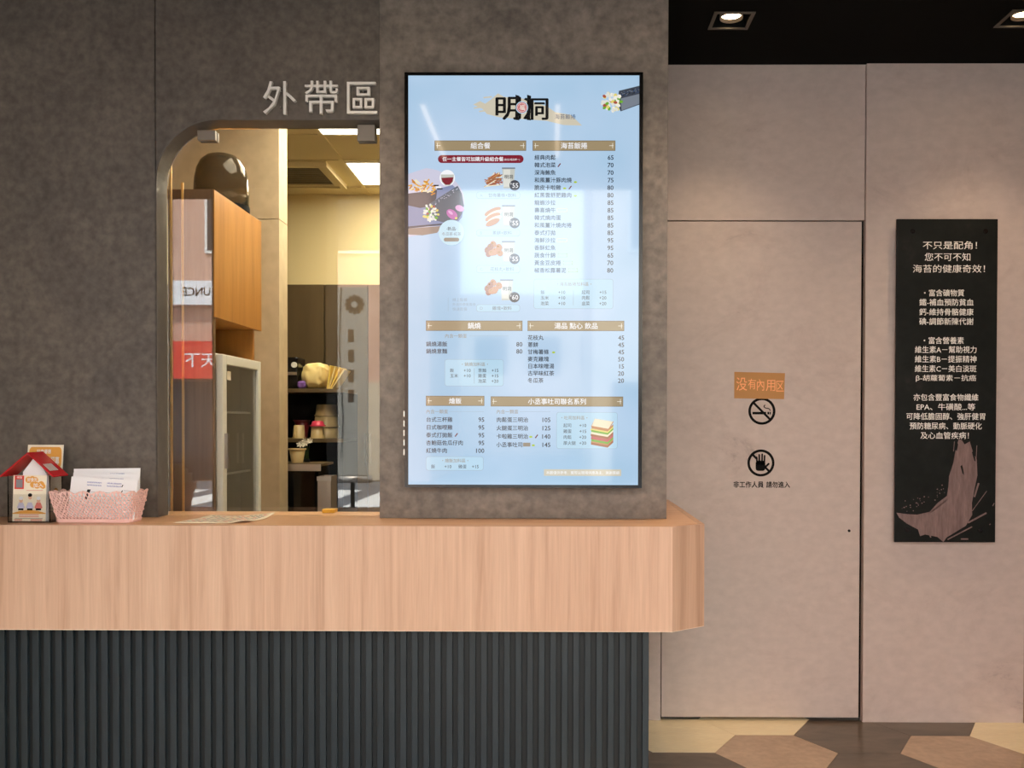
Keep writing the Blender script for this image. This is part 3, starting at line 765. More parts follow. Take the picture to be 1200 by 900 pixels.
# ================================================================== SIGN LETTERS
for s_, lab, x0, x1, y0, y1 in (('外', 'first brushed steel character of the sign above the opening', 308.2, 346.5, 95, 133.5), ('帶', 'middle brushed steel character of the sign above the opening', 357, 396, 94.5, 133.5), ('區', 'last brushed steel character of the sign above the opening, nearest the screen', 406.5, 442, 95.8, 133)):
    vs, fs = glyphs(s_, 0)
    a0_ = min(v[0] for v in vs); a1_ = max(v[0] for v in vs); b0_ = min(v[1] for v in vs); b1_ = max(v[1] for v in vs)
    YL = YA - .022
    P0 = at(x0, y1, YL); P1 = at(x1, y0, YL)
    me = bpy.data.meshes.new('sign_character'); bm = bmesh.new()
    bv = [bm.verts.new(((v[0] - a0_) / (a1_ - a0_) * (P1.x - P0.x) - (P1.x - P0.x) / 2, 0, (v[1] - b0_) / (b1_ - b0_) * (P1.z - P0.z))) for v in vs]
    for f in fs: bm.faces.new([bv[i] for i in f])
    bmesh.ops.remove_doubles(bm, verts=bm.verts, dist=1e-5)
    r_ = bmesh.ops.extrude_face_region(bm, geom=bm.faces[:])
    bmesh.ops.translate(bm, verts=[v for v in r_['geom'] if isinstance(v, bmesh.types.BMVert)], vec=(0, .014, 0))
    bmesh.ops.recalc_face_normals(bm, faces=bm.faces)
    bm.to_mesh(me); bm.free(); me.materials.append(M['letter'])
    o = bpy.data.objects.new('letter_body', me); COL.objects.link(o)
    r0 = thing('sign_character', lab, 'sign letter', ((P0.x + P1.x) / 2, YL, P0.z), group='steel characters of the take-away sign')
    o.parent = r0
    for q in (.25, .75):
        xx = P0.x + (P1.x - P0.x) * .5; zz = P0.z + (P1.z - P0.z) * q
        MB().cyl((xx, YL + .013, zz), (xx, YA, zz), .002, 8).build('mounting_pin', 'steel', r0)

# ================================================================== BLACK SIGN BOARD
BY = YB - .012 - .03
A = at(1051.2, 256.6, BY); B = at(1166.2, 635.6, BY)
t = thing('sign_board', 'tall black stone-look board with white writing and a mauve brush stroke', 'sign', ((A.x + B.x) / 2, BY, B.z))
MB().box(A.x, B.x, BY, BY + .01, B.z, A.z).build('board', 'board', t, bevel=.001)
BRD = [ch for ch in t.children][0]
bf = plane_fn(1051.2, 256.6, 1166.2, 635.6, A.x, B.x, B.z, A.z, BY)
for px_, py_ in ((1069, 271), (1152, 271), (1065.5, 621), (1149, 621)):
    p = bf(px_, py_, 0)
    MB().cyl((p[0], BY - .004, p[2]), (p[0], BY - .0003, p[2]), .009, 20).cyl((p[0], BY + .0103, p[2]), (p[0], YB - .012, p[2]), .007, 16).build('standoff_screw', 'gloss_black', t, bevel=.001)
c = Canvas(bf)
for s_, x0, x1, yc, hh in (('不只是配角！', 1080.8, 1142.5, 287.3, 9.4), ('您不可不知', 1083, 1135, 300.9, 9.4), ('海苔的健康奇效！', 1069.7, 1151.8, 314.6, 9.4),
                       ('・富含礦物質', 1082.5, 1128.4, 342.9, 8.2), ('鐵-補血預防貧血', 1077.3, 1139.2, 353.9, 8.2), ('鈣-維持骨骼健康', 1077.3, 1139.2, 365.2, 8.2), ('碘-調節新陳代謝', 1077.3, 1139.2, 376.3, 8.2),
                       ('・富含營養素', 1082.5, 1128.4, 398.6, 8.2), ('維生素A－幫助視力', 1072.7, 1143, 409.3, 8.2), ('維生素B－提振精神', 1072.7, 1143, 420.4, 8.2), ('維生素C－美白淡斑', 1072.7, 1143, 431.6, 8.2), ('β-胡蘿蔔素－抗癌', 1074, 1142.8, 442.9, 8.2),
                       ('亦包含豐富食物纖維', 1071.5, 1145.5, 465.2, 8.2), ('EPA、牛磺酸...等', 1075, 1142, 476.4, 8.2), ('可降低膽固醇、強肝健胃', 1063.4, 1153.6, 487.6, 8.2), ('預防糖尿病、動脈硬化', 1067.3, 1149.7, 498.8, 8.2), ('及心血管疾病！', 1079.7, 1135, 510.0, 8.2)):
    c.fit('board_text', s_, x0, yc - hh / 2, x1, yc + hh / 2, bold=(.006 if hh > 9 else .016))
tag(c.done('lettering', BRD), kind='stuff')
c = Canvas(bf); c.lift = .0004


def Q(x, y): return (1030 + x / 4.2875, 440 + y / 4.2875)


st = [(400, 320), (385, 380), (375, 440), (355, 505), (352, 560), (345, 605), (300, 640), (262, 685), (200, 700), (150, 697), (98, 690), (112, 715), (150, 745), (205, 775), (215, 808), (240, 800), (300, 812), (330, 838), (345, 815), (400, 780), (440, 755), (470, 700), (468, 640), (482, 560), (494, 500), (490, 420), (470, 380), (455, 330), (430, 345), (415, 322)]
mid = Q(380, 700)
# non-convex stroke, filled by triangulated tessellation
from mathutils.geometry import tessellate_polygon
pp = [Q(*p) for p in st]
tri = tessellate_polygon([[Vector((p[0], p[1], 0)) for p in pp]])
c.add([c.fn(p[0], p[1], c.lift) for p in pp], [tuple(t_) for t_ in tri], c.mi('brush'))
for x0, y0, x1, y1, w_ in ((350, 825, 470, 760, 1.5), (450, 740, 540, 690, 2), (540, 580, 470, 680, .8), (500, 540, 480, 610, 2), (265, 690, 350, 620, 1.2), (570, 655, 578, 640, 1), (415, 822, 452, 822, 1.6), (380, 330, 376, 380, .8), (490, 350, 486, 440, .8), (262, 800, 268, 815, 1.5), (555, 750, 560, 745, 1)):
    a_, b_ = Q(x0, y0), Q(x1, y1); c.line('brush', a_[0], a_[1], b_[0], b_[1], w_)
for k in range(34):
    q = rnd.random(); x = 120 + 215 * q; y = 690 - 100 * q * q - rnd.random() * 60
    a_ = Q(x, y); c.ell('brush', a_[0], a_[1], .35 + .5 * rnd.random(), n=6)
c.done('brush_stroke', BRD)
c = Canvas(bf); c.lift = .0008
for pts_ in ([(410, 455), (418, 448), (424, 470), (428, 500), (420, 490)], [(392, 330), (398, 345), (392, 380), (386, 370)], [(476, 370), (484, 430), (478, 428), (466, 385)]): c.poly('board', [Q(*p) for p in pts_][::-1])
tag(c.done('brush_gaps', BRD), kind='stuff')

# ================================================================== MARKS ON THE DOOR
df = plane_fn(776, 259, 1008, 841, dx0, dx1, .014, dz1, YB)


def door_mark(name, label, cat, fn):
    c = Canvas(df); fn(c); return tag(c.build(name, c.mats), label, cat)


pa = df(860, 435, 0); pb = df(919.3, 466, 0)
t = thing('paper_sign', 'orange-brown card with hand-painted orange writing stuck on the door', 'sign', ((pa[0] + pb[0]) / 2, YB, pb[2]))
b = MB(); b.add([(pa[0], YB - .0010, pa[2]), (pb[0], YB - .0010, pa[2] - .005), (pb[0] - .003, YB - .0010, pb[2] - .003), (pa[0], YB - .0010, pb[2]),
                 (pa[0], YB - .0002, pa[2]), (pb[0], YB - .0002, pa[2] - .005), (pb[0] - .003, YB - .0002, pb[2] - .003), (pa[0], YB - .0002, pb[2])],
                [(0, 1, 2, 3), (7, 6, 5, 4), (0, 4, 5, 1), (1, 5, 6, 2), (2, 6, 7, 3), (3, 7, 4, 0)])
b.build('card', 'orange_paper', t)
c = Canvas(df); c.lift = .0014
for s_, x0, x1, y0, y1 in (('没', 862.3, 875, 441.5, 457), ('有', 876, 885.5, 443, 455.5), ('內', 886.5, 895, 443.5, 457), ('用', 897, 908, 444.5, 457.5), ('区', 909, 918, 445.5, 458)): c.fit('ink_orange', s_, x0, y0, x1, y1, bold=.012)
c.done('lettering', t)


def nosmoke(c):
    x, y = 892.5, 481
    c.ring('ink', x, y, 12.9, 15.9)
    c.rect('ink', 881.5, 481.8, 897.5, 484.8); c.rect('ink', 899, 481.8, 901, 484.8); c.rect('ink', 901.6, 481.8, 903, 484.8)
    c.tubeline = None
    pts_ = [(902.3, 480.6), (901.6, 478.6), (899.5, 477.6), (897.3, 477.5), (895.3, 476.6), (894.9, 474.9), (896.4, 473.7)]
    for p, q in zip(pts_, pts_[1:]): c.line('ink', p[0], p[1], q[0], q[1], 1.1)
    c.up(); c.line('ink', x - 10, y - 10, x + 10, y + 10, 2.6)


def hand(c):
    x, y = 891.7, 541.7
    c.ring('ink', x, y, 12.9, 15.9)
    c.rrect('ink', 885.6, 539, 896.8, 551, 3)
    for fx, top, a in ((887.3, 535, -1), (889.9, 532.2, -.3), (893, 531.5, .2), (895.6, 533.2, .6)): c.line('ink', fx + a * 0, 544, fx + a * .6, top, 2); c.ell('ink', fx + a * .6, top, 1, n=8)
    c.line('ink', 895, 548, 900.5, 543, 2.4); c.ell('ink', 900.7, 542.7, 1.2, n=8)
    c.up(); c.line('ink', x - 10, y - 10, x - 4.5, y - 4.5, 2.6); c.line('ink', x + 3.5, y + 3.5, x + 10, y + 10, 2.6)


door_mark('no_smoking_sticker', 'round black no-smoking symbol stuck on the door under the orange card', 'sticker', nosmoke)
door_mark('no_entry_sticker', 'round black raised-hand symbol stuck on the door', 'sticker', hand)
door_mark('lettering_sticker', 'row of small black staff-only characters under the hand symbol', 'sticker', lambda c: (c.fit('ink', '非工作人員', 859.5, 563.2, 895, 570.8, .05), c.fit('ink', '請勿進入', 898, 563.2, 926, 570.8, .05)))

# ================================================================== THINGS ON THE COUNTER
# ---- leaflet holder with a red house roof
hy0, hy1 = 2.80, 2.87
hx0 = at(9, 600, hy0).x; hx1 = at(59, 600, hy0).x; hz = ZT
zt_ = at(40, 556, hy0).z
zr = at(37, 530, hy0).z
t = thing('leaflet_holder', 'clear acrylic leaflet holder with a red house-shaped roof on the counter', 'leaflet holder', ((hx0 + hx1) / 2, (hy0 + hy1) / 2, hz))
MB().box(hx0, hx1, hy0, hy1, hz, hz + .003).build('base', 'acrylic', t)
MB().box(hx0, hx0 + .0025, hy0, hy1, hz + .003, zt_ - .004).build('side_panel', 'acrylic', t)
MB().box(hx1 - .0025, hx1, hy0, hy1, hz + .003, zt_ - .004).build('side_panel', 'acrylic', t)
MB().box(hx0, hx1, hy1 - .0025, hy1, hz + .003, zt_ - .004).build('back_panel', 'acrylic', t)
MB().box(hx0 + .0025, hx1 - .0025, hy0, hy0 + .0022, hz + .003, hz + .085).build('front_panel', 'acrylic', t)
b = MB(); xm = (hx0 + hx1) / 2 + .003; ov = .016
ra = [(hx0 - ov, zt_ - .004 - .0), (xm, zr), (hx1 + ov, zt_ - .004), (hx1 + ov - .001, zt_ - .0075), (xm, zr - .0042), (hx0 - ov + .001, zt_ - .0075)]
b.prism(ra, 'y', hy0 - .012, hy1 + .004); b.build('roof', 'red', t)
RF = [ch for ch in t.children if ch.name.startswith('roof')][0]
b = MB()
# pale sticker on the right roof slope
sl_ = (zt_ - .004 - zr) / (hx1 + ov - xm)
for k in range(5):
    u0 = hx1 - .022; y0_ = hy0 + .0 + k * .010
    b.add([(u0, y0_, zr + sl_ * (u0 - xm) + .0006), (u0 + .022, y0_, zr + sl_ * (u0 + .022 - xm) + .0006), (u0 + .022, y0_ + .007, zr + sl_ * (u0 + .022 - xm) + .0006), (u0, y0_ + .007, zr + sl_ * (u0 - xm) + .0006)], [(0, 1, 2, 3)])
b.build('roof_print', 'white', RF)
mm = (hy0 + hy1) / 2


def card(name, label, cat, x0, x1, z0, z1, y, tilt, print_fn=None, thick=.0012, m='paper', yaw=0, group=None):
    """upright sheet leaning back by tilt; print_fn draws in 0..100 x 0..100 (v down)"""
    cxx = (x0 + x1) / 2
    rt = thing(name, label, cat, (cxx, y, z0), group=group)
    W = x1 - x0; Hh = z1 - z0
    MB().box(cxx - W / 2, cxx + W / 2, y, y + thick, z0, z1).build('sheet', m, rt)
    if print_fn:
        c = Canvas(lambda u, v, l: (cxx - W / 2 + u / 100 * W, y - l * .6, z1 - v / 100 * Hh)); print_fn(c); c.done('print', rt)
    rt.rotation_euler = (R(-tilt), 0, R(yaw)); return rt


def leaflet(c):
    c.rect('cream_paper', 0, 0, 100, 100); c.up()
    c.rect('redsign', 4, 1, 32, 30); c.up(); c.rect('grey_ink', 8, 9, 28, 27); c.fit('paper', '掃描', 10, 2.5, 26, 7, .02)
    for x, y, r_ in ((46, 10, 9), (57, 8, 8), (66, 10, 8), (60, 20, 9), (72, 22, 9), (84, 20, 9), (90, 24, 7)): c.ell('orange_print', x, y, r_ * 1.1, r_ * .8, n=12); c.lift += .00002
    c.up(); c.fit('paper', '好食光', 42, 5, 72, 14, .03); c.fit('paper', '加入', 60, 17, 90, 26, .03); c.line('pink_ink', 40, 33, 90, 33, 1)
    c.poly('orange_print', [(0, 82), (25, 77), (50, 75), (75, 77), (100, 82), (100, 84), (0, 84)][::-1]); c.up()
    for x, top, hair, cloth in ((25, 47, 'paper', 'lav_ink'), (52, 40, 'ink', 'lav_ink'), (78, 47, 'paper', 'pink_ink')):
        c.poly(cloth, [(x - 12, 70), (x - 6, 59), (x + 6, 59), (x + 12, 70), (x + 7, 74), (x - 7, 74)][::-1]); c.up(); c.ell('skin_ink', x, top + 8, 5.5, 5, n=12); c.up(); c.ell(hair, x, top + 3, 6.5, 4, n=12); c.rect('ink', x - 8, 72, x + 8, 76)
    for y in (86, 90): c.line('pink_ink', 20, y, 80, y, 1.5)
    c.line('grey_ink', 8, 93.5, 92, 93.5, 1)
    for y in (96, 98.5): c.line('redsign', 6, y, 30, y, 1.2); c.line('redsign', 55, y, 90, y, 1.2)


lx0 = at(14.5, 590, hy0 + .006).x; lx1 = at(53.5, 590, hy0 + .006).x
card('leaflet', 'cream leaflet with red square and three cartoon figures at the front of the red-roofed holder', 'leaflet', lx0, lx1, hz + .0035, at(30, 557, hy0 + .006).z, hy0 + .006, 3, leaflet, thick=.006)


def back_leaf(c):
    c.rect('paper', 0, 0, 100, 100); c.up()
    for k in range(14): c.line('grey_ink', 12, 12 + k * 5, 88, 12 + k * 5, 1.2)


def prune(c): pass


gx0 = at(27, 560, hy0 + .025).x; gx1 = at(56, 560, hy0 + .025).x
# gabled sheet: cut to a house point
rt = thing('text_sheet', 'white pointed sheet with grey lines of text inside the red-roofed holder', 'leaflet', ((gx0 + gx1) / 2, hy0 + .025, hz + .0035))
zz0 = hz + .0035; zz1 = zt_ - .006; zpk = zr - .012
MB().prism([(gx0, zz0), (gx1, zz0), (gx1, zz1), (xm + .003, zpk), (gx0, zz1 + .012)], 'y', hy0 + .025, hy0 + .031).build('sheet', 'paper', rt)
c = Canvas(lambda u, v, l: (gx0 + u / 100 * (gx1 - gx0), hy0 + .025 - l * .6, zz1 + .004 - v / 100 * (zz1 - zz0)))
for k in range(6): c.line('grey_ink' if k % 3 else 'pink_ink', 12, 3 + k * 4.4, 88, 3 + k * 4.4, .8)
c.done('print', rt)


def ocard(c):
    c.rect('cream_paper', 0, 0, 100, 100); c.up(); c.rrect('orange_print', 4, 3, 96, 32, 8); c.up()
    c.fit('paper', '好康優惠', 26, 6, 66, 12, .03); c.fit('paper', '會員招募', 40, 16, 90, 27, .03)
    c.line('pink_ink', 30, 40, 92, 40, 1); c.ell('orange_print', 84, 62, 6, 4)
    for k in range(5): c.line('grey_ink', 60, 70 + 5 * k, 94, 70 + 5 * k, .8)


kx0 = at(28, 560, 2.90).x; kx1 = at(70, 560, 2.90).x
card('advert_card', 'tall cream card with an orange heading standing behind the red-roofed holder', 'card', kx0, kx1, hz, at(50, 521, 2.90).z, 2.90, 6, ocard)

# ---- pink lattice basket
bx0, bx1 = at(64, 600, 2.80).x, at(153, 600, 2.80).x
tx0, tx1 = at(54, 575, 2.77).x, at(171, 575, 2.875).x
by0, by1 = 2.80, 2.885; ty0, ty1 = 2.77, 2.905
zbot, ztop = ZT + .001, at(100, 579, 2.77).z
ncols, nrows = 60, 6


def rring(x0, x1, y0, y1, n, r=.018):
    """n points round a rounded rectangle, evenly spaced by length"""
    out = []
    segs = []
    for cx_, cy_, a0 in ((x1 - r, y0 + r, -90), (x1 - r, y1 - r, 0), (x0 + r, y1 - r, 90), (x0 + r, y0 + r, 180)):
        for k in range(9): a = R(a0 + 90 * k / 8); segs.append((cx_ + r * math.cos(a), cy_ + r * math.sin(a)))
    segs.append(segs[0]); L = [0]
    for p, q in zip(segs, segs[1:]): L.append(L[-1] + math.hypot(q[0] - p[0], q[1] - p[1]))
    for k in range(n):
        d_ = L[-1] * k / n; i = max(j for j in range(len(L) - 1) if L[j] <= d_); f_ = (d_ - L[i]) / max(1e-9, L[i + 1] - L[i])
        out.append((segs[i][0] + f_ * (segs[i + 1][0] - segs[i][0]), segs[i][1] + f_ * (segs[i + 1][1] - segs[i][1])))
    return out


bm = bmesh.new(); rowsv = []
for j in range(nrows + 1):
    q = j / nrows; rg = rring(bx0 + (tx0 - bx0) * q, bx1 + (tx1 - bx1) * q, by0 + (ty0 - by0) * q, by1 + (ty1 - by1) * q, ncols)
    rv = []
    for k in range(ncols):
        z = zbot + .007 + (ztop - zbot - .007) * q
        if j == nrows: z += .009 * abs(math.sin(PI * k / 4 + .0)) + .0
        rv.append(bm.verts.new((rg[k][0], rg[k][1], z)))
    rowsv.append(rv)
for j in range(nrows):
    for k in range(ncols):
        k2 = (k + 1) % ncols; bm.faces.new((rowsv[j][k], rowsv[j][k2], rowsv[j + 1][k2], rowsv[j + 1][k]))
bmesh.ops.poke(bm, faces=bm.faces[:])
# join triangles across the old grid edges into diamonds
bm.edges.ensure_lookup_table()
old = [e_ for e_ in bm.edges if len(e_.link_faces) == 2 and all(len(v.link_edges) > 4 for v in e_.verts)]
bmesh.ops.dissolve_edges(bm, edges=[e_ for e_ in old], use_verts=False)
ins = bmesh.ops.inset_individual(bm, faces=bm.faces[:], thickness=.0015, depth=0)
newf = set(ins['faces'])
inner = [f for f in bm.faces if f not in newf and len(f.verts) >= 4]
inner2 = [f for i_, f in enumerate(inner) if i_ % 1 == 0]
bmesh.ops.delete(bm, geom=inner2, context='FACES')
me = bpy.data.meshes.new('lattice_side'); bt = thing('lattice_basket', 'pink plastic lattice basket holding folded menu sheets on the counter', 'basket', ((tx0 + tx1) / 2, (by0 + by1) / 2, ZT))
oo = Vector(bt['_org'])
for v in bm.verts: v.co -= oo
bm.to_mesh(me); bm.free(); me.materials.append(M['pinkbasket'])
o = bpy.data.objects.new('lattice_side', me); COL.objects.link(o); o.parent = bt
md = o.modifiers.new('solid', 'SOLIDIFY'); md.thickness = .0022; md.offset = 0
rg = rring(bx0, bx1, by0, by1, 48)
MB().prism(rg, 'z', zbot - .0005, zbot + .004).build('base', 'pinkbasket', bt)
rg2 = rring(bx0 - .002, bx1 + .002, by0 - .002, by1 + .002, 48); rg1 = rring(bx0 + .002, bx1 - .002, by0 + .002, by1 - .002, 48)
b = MB(); n = 48
vs = [(p[0], p[1], zbot + .003) for p in rg2] + [(p[0], p[1], zbot + .010) for p in rg2] + [(p[0], p[1], zbot + .010) for p in rg1] + [(p[0], p[1], zbot + .003) for p in rg1]
b.add(vs, [(a * n + k, a * n + (k + 1) % n, ((a + 1) % 4) * n + (k + 1) % n, ((a + 1) % 4) * n + k) for a in range(4) for k in range(n)]); b.build('bottom_rim', 'pinkbasket', bt)
# small round flower petals moulded on the lattice (gives the lace look)
b = MB()
for j in range(1, nrows):
    q = (j + .0) / nrows; rg = rring(bx0 + (tx0 - bx0) * q, bx1 + (tx1 - bx1) * q, by0 + (ty0 - by0) * q, by1 + (ty1 - by1) * q, 36)
    for k in range(36):
        if (k + j) % 2: continue
        x, y = rg[k]; nx, ny = x - (tx0 + tx1) / 2, y - (by0 + by1) / 2
        x2, y2 = rg[(k + 1) % 36]; tx_, ty_ = x2 - x, y2 - y; l_ = math.hypot(tx_, ty_); nrm = (ty_ / l_, -tx_ / l_)
        z = zbot + .007 + (ztop - zbot - .007) * q
        b.cyl((x - nrm[0] * .0012, y - nrm[1] * .0012, z), (x + nrm[0] * .0018, y + nrm[1] * .0018, z), .0036, 8)
b.build('flower_bosses', 'pinkbasket', bt)


def menu_print(c, seed=1):
    r = random.Random(seed)
    c.rect('paper', 0, 0, 100, 100); c.up()
    for x0 in (24, 54):
        for k in range(7): c.text('blue_ink', r.choice('飯捲餐湯蛋肉燒'), x0 + k * 3.1, 12, 4.0); c.text('blue_ink', r.choice('飯捲餐湯蛋肉燒'), x0 + k * 3.1, 19, 3.8)
    c.poly('ink', [(21, 56), (26, 30), (31, 30), (26, 56)][::-1])
    for k in range(5): c.line('grey_ink', 30, 36 + k * 9, 70, 36 + k * 9, .8)
    for k in range(4): c.line('ink', 77 + k * .2, 20 + k * 14, 78.5, 14 + k * 14, 1.4)
    for k in range(4): c.line('grey_ink', 80, 28 + k * 12, 97, 28 + k * 12, .8)


p0 = at(82, 600, 2.80); p1 = at(168, 600, 2.80)


def lean_sheet(label, xa, xb, ytop, y, tilt, roll, seed):
    x0, x1 = at(xa, 580, y).x, at(xb, 580, y).x; z0 = zbot + .012; z1 = at(120, ytop, y).z + .004
    cxx = (x0 + x1) / 2; rt = thing('menu_sheet', label, 'menu sheet', (cxx, y, z0), group='folded menu sheets in the pink basket')
    W, Hh = x1 - x0, z1 - z0
    MB().box(x0, x1, y, y + .0018, z0, z1).build('sheet', 'paper', rt)
    c = Canvas(lambda u, v, l: (x0 + u / 100 * W, y - l * .5, z1 - v / 100 * Hh)); menu_print(c, seed); c.done('print', rt)
    rt.rotation_euler = (R(-tilt), R(roll), 0)


lean_sheet('front menu sheet with blue writing and a black mark in the pink basket', 79, 157, 562, 2.812, 6, 3.0, 1)
lean_sheet('second menu sheet, just behind the front one in the pink basket', 82, 160, 556.5, 2.835, 6, 1.6, 2)
lean_sheet('rearmost tallest menu sheet in the pink basket', 85, 163, 550.5, 2.855, 5, -.8, 3)

# ---- paper menu lying on the counter at the opening, one corner curled
t = thing('paper_menu', 'printed paper menu with curled corners lying on the counter by the glass', 'menu', (-.95, 2.88, ZT))
c0 = [at(205, 611.8, 2.815), at(277, 612.3, 2.815), at(322, 600, 2.995), at(247, 600, 2.995)]
NU, NV = 18, 10; vs = []; fs = []
xa0, xa1 = c0[0].x, c0[1].x + .03; xb0, xb1 = c0[3].x, c0[2].x


def pm(u, v):
    x = (xa0 + (xa1 - xa0) * u) * (1 - v) + (xb0 + (xb1 - xb0) * u) * v; y = 2.80 + .2 * v
    z = ZT + .0012 + .016 * max(0, v - .55) ** 2 * 4 * (u ** 2) + .010 * max(0, u - .8) * max(0, .3 - v) * 15 + .006 * max(0, .25 - u) * max(0, v - .6) * 8
    return (x, y, z)


for j in range(NV + 1):
    for i in range(NU + 1): vs.append(pm(i / NU, j / NV))
for j in range(NV):
    for i in range(NU): a = j * (NU + 1) + i; fs.append((a, a + 1, a + NU + 2, a + NU + 1))
b = MB(); b.flat = True; b.add(vs, fs, 0, True); o = b.build('sheet', 'cream_paper', t)
md = o.modifiers.new('solid', 'SOLIDIFY'); md.thickness = .0006; md.offset = -1
b = MB(); b.flat = True
for j in range(9):
    v = .1 + j * .095
    for k in range(12):
        u = .08 + k * .072 + .01 * rnd.random()
        if rnd.random() < .25: continue
        w_ = .05; q = [pm(u, v), pm(u + w_, v), pm(u + w_, v + .035), pm(u, v + .035)]
        b.add([(p[0], p[1], p[2] + .0008) for p in q], [(0, 1, 2, 3)], 1 if rnd.random() < .25 else 0)
b.build('print', ['grey_ink', 'pink_ink'], t)

# ================================================================== INSIDE THE KITCHEN
# ---- tall wooden cabinet housing
KX = at(252, 450, 3.3).x; k_top = at(253, 222, 3.3).z; k_bot = at(252, 370, 3.3).z
t = thing('tall_cabinet', 'amber wood housing with upper cupboard above the glass-door fridge', 'cabinet', (-1.5, 3.55, 0))
kl = -1.86
MB().box(kl, KX - .004, 3.3, 3.32, .003, k_top).build('end_panel', 'end_wood', t)  # same amber wood, coloured darker for its unlit side
MB().box(kl, KX - .02, 3.32, 3.83, k_bot, k_top).build('cupboard', 'cab_wood', t)
MB().box(KX - .0195, KX, 3.301, 3.829, k_bot - .004, k_top - .001).build('door', 'cab_wood', t, bevel=.001)
MB().box(kl, KX - .03, 3.812, 3.83, .003, k_bot).build('end_panel', 'cab_wood', t)
MB().box(kl, kl + .018, 3.32, 3.812, .003, k_bot).build('back_panel', 'cab_wood', t)
lx = at(200.5, 400, 3.22).x
for x_, y_, pt, lab in ((200.3, 3.2, 150, 'slim bright metal strip standing at the left edge of the opening'), (214, 3.26, 214, 'slim bright metal strip standing in front of the amber cabinet')):
    q = at(x_, 300, y_).x; q2 = at(x_, pt, y_).z
    t2 = thing('edge_strip', lab, 'metal strip', (q, y_, ZT if False else 0))
    MB().box(q - .0035, q + .0035, y_, y_ + .006, .003, min(q2, ZC - .02)).build('strip', 'amberline', t2)
    MB().box(q - .02, q + .02, y_ - .015, y_ + .025, .0025, .012).build('foot', 'amberline', t2)

# ---- display fridge
t = thing('display_fridge', 'white glass-door display fridge under the amber cupboard', 'fridge', (-1.5, 3.56, 0))
fx0, fx1 = kl + .025, KX - .012; f0, f1 = 3.335, 3.80
fz = at(262, 413.5, f0).z
b = MB(); w_ = .025
b.box(fx0, fx1, f0, f0 + w_, .003, fz).box(fx0, fx1, f1 - w_, f1, .003, fz).box(fx0, fx1, f0 + w_, f1 - w_, fz - w_, fz).box(fx0, fx1, f0 + w_, f1 - w_, .003, .1).box(fx0, fx0 + w_, f0 + w_, f1 - w_, .1, fz - w_)
b.build('body', 'fridge', t, bevel=.003)
MB().box(fx0 + w_ + .001, fx0 + w_ + .006, f0 + w_ + .001, f1 - w_ - .001, .11, fz - w_ - .01).build('liner', 'fridge_in', t)
dX0, dX1 = fx1 + .003, fx1 + .028; s_w = .042
b = MB()
b.box(dX0, dX1, f0, f0 + s_w, .1, fz - .004).box(dX0, dX1, f1 - .03 - .03, f1 - .03, .1, fz - .004).box(dX0, dX1, f0 + s_w, f1 - .06, fz - .04, fz - .004).box(dX0, dX1, f0 + s_w, f1 - .06, .1, .15)
b.build('door_frame', 'fridge', t, bevel=.003)
DF = [ch for ch in t.children if ch.name.startswith('door_frame')][0]
MB().box(dX0 + .008, dX0 + .014, f0 + s_w, f1 - .06, .15, fz - .04).build('door_glass', 'glass', DF)
ha = at(265, 508, f0 + .02).z; hb = at(265, 549, f0 + .02).z
b = MB(); b.box(dX1 + .0, dX1 + .003, f0 + .014, f0 + .032, hb, ha).box(dX1 + .003, dX1 + .012, f0 + .014, f0 + .018, hb, ha).box(dX1 + .003, dX1 + .012, f0 + .028, f0 + .032, hb, ha)
b.build('handle', 'alu', DF)
pz_ = at(279, 440, f0 + .07).z
MB().box(dX1 - .01, dX1 - .009, f0 + .07, f0 + .11, pz_ - .016, pz_ + .016).build('price_tag', 'cream_paper', DF)
for k in range(5):
    z = .3 + k * .23
    sh = MB()
    for q in range(8): sh.box(fx0 + .04, fx1 - .02, f0 + .03 + q * .055, f0 + .034 + q * .055, z, z + .004)
    sh.box(fx1 - .024, fx1 - .02, f0 + .027, f1 - .027, z - .002, z + .006); sh.build('shelf', 'white', t)

# ---- smoked dome on top of the cupboard
D = at(260, 300, 3.66); dz = k_top; rD = .104
t = thing('smoked_dome', 'smoked clear plastic dome cover sitting on top of the amber cupboard', 'dome cover', (D.x, 3.66, dz))
hD = at(260, 175, 3.6).z - dz
prof = [(rD, .002), (rD * .995, hD * .35), (rD * .97, hD * .55), (rD * .9, hD * .72), (rD * .76, hD * .86), (rD * .54, hD * .95), (rD * .28, hD * .99), (.0005, hD)]
inn_ = [(max(r_ - .004, .0004), z_ - (.004 if z_ > .01 else 0)) for r_, z_ in prof][::-1]
MB().lathe(prof + inn_ + [prof[0]], (D.x, 3.66, dz), 36).build('cover', 'smoke', t)
MB().lathe([(rD - .006, .001), (rD + .002, .001), (rD + .002, .022), (rD - .006, .022), (rD - .006, .001)], (D.x, 3.66, dz), 36, smooth=False).build('base_ring', 'black', t)

# ---- brown tall cupboards at the far wall
for k, lab in enumerate(('first tall olive-brown cupboard left of the shelf rack', 'second tall olive-brown cupboard directly behind the shelf rack', 'third tall olive-brown cupboard from the left at the kitchen wall', 'rightmost tall olive-brown cupboard at the kitchen wall')):
    x0 = -1.825 + .5 * k; zt2 = at(400, 333, 5.4).z
    t = thing('tall_cupboard', lab, 'cupboard', (x0 + .25, 5.6, 0), group='tall cupboards along the kitchen wall')
    MB().box(x0 + .002, x0 + .498, 5.42, YK - .005, .003, zt2).build('carcass', 'brown', t)
    for q in (0, 1):
        MB().box(x0 + .004 + q * .248, x0 + .248 + q * .248, 5.4, 5.418, .06, zt2 - .004).build('door', 'brown', t, bevel=.001)
        hx = x0 + .235 + q * .03
        MB().box(hx - .004, hx + .004, 5.388, 5.3995, .95, 1.12).build('handle', 'alu', t)

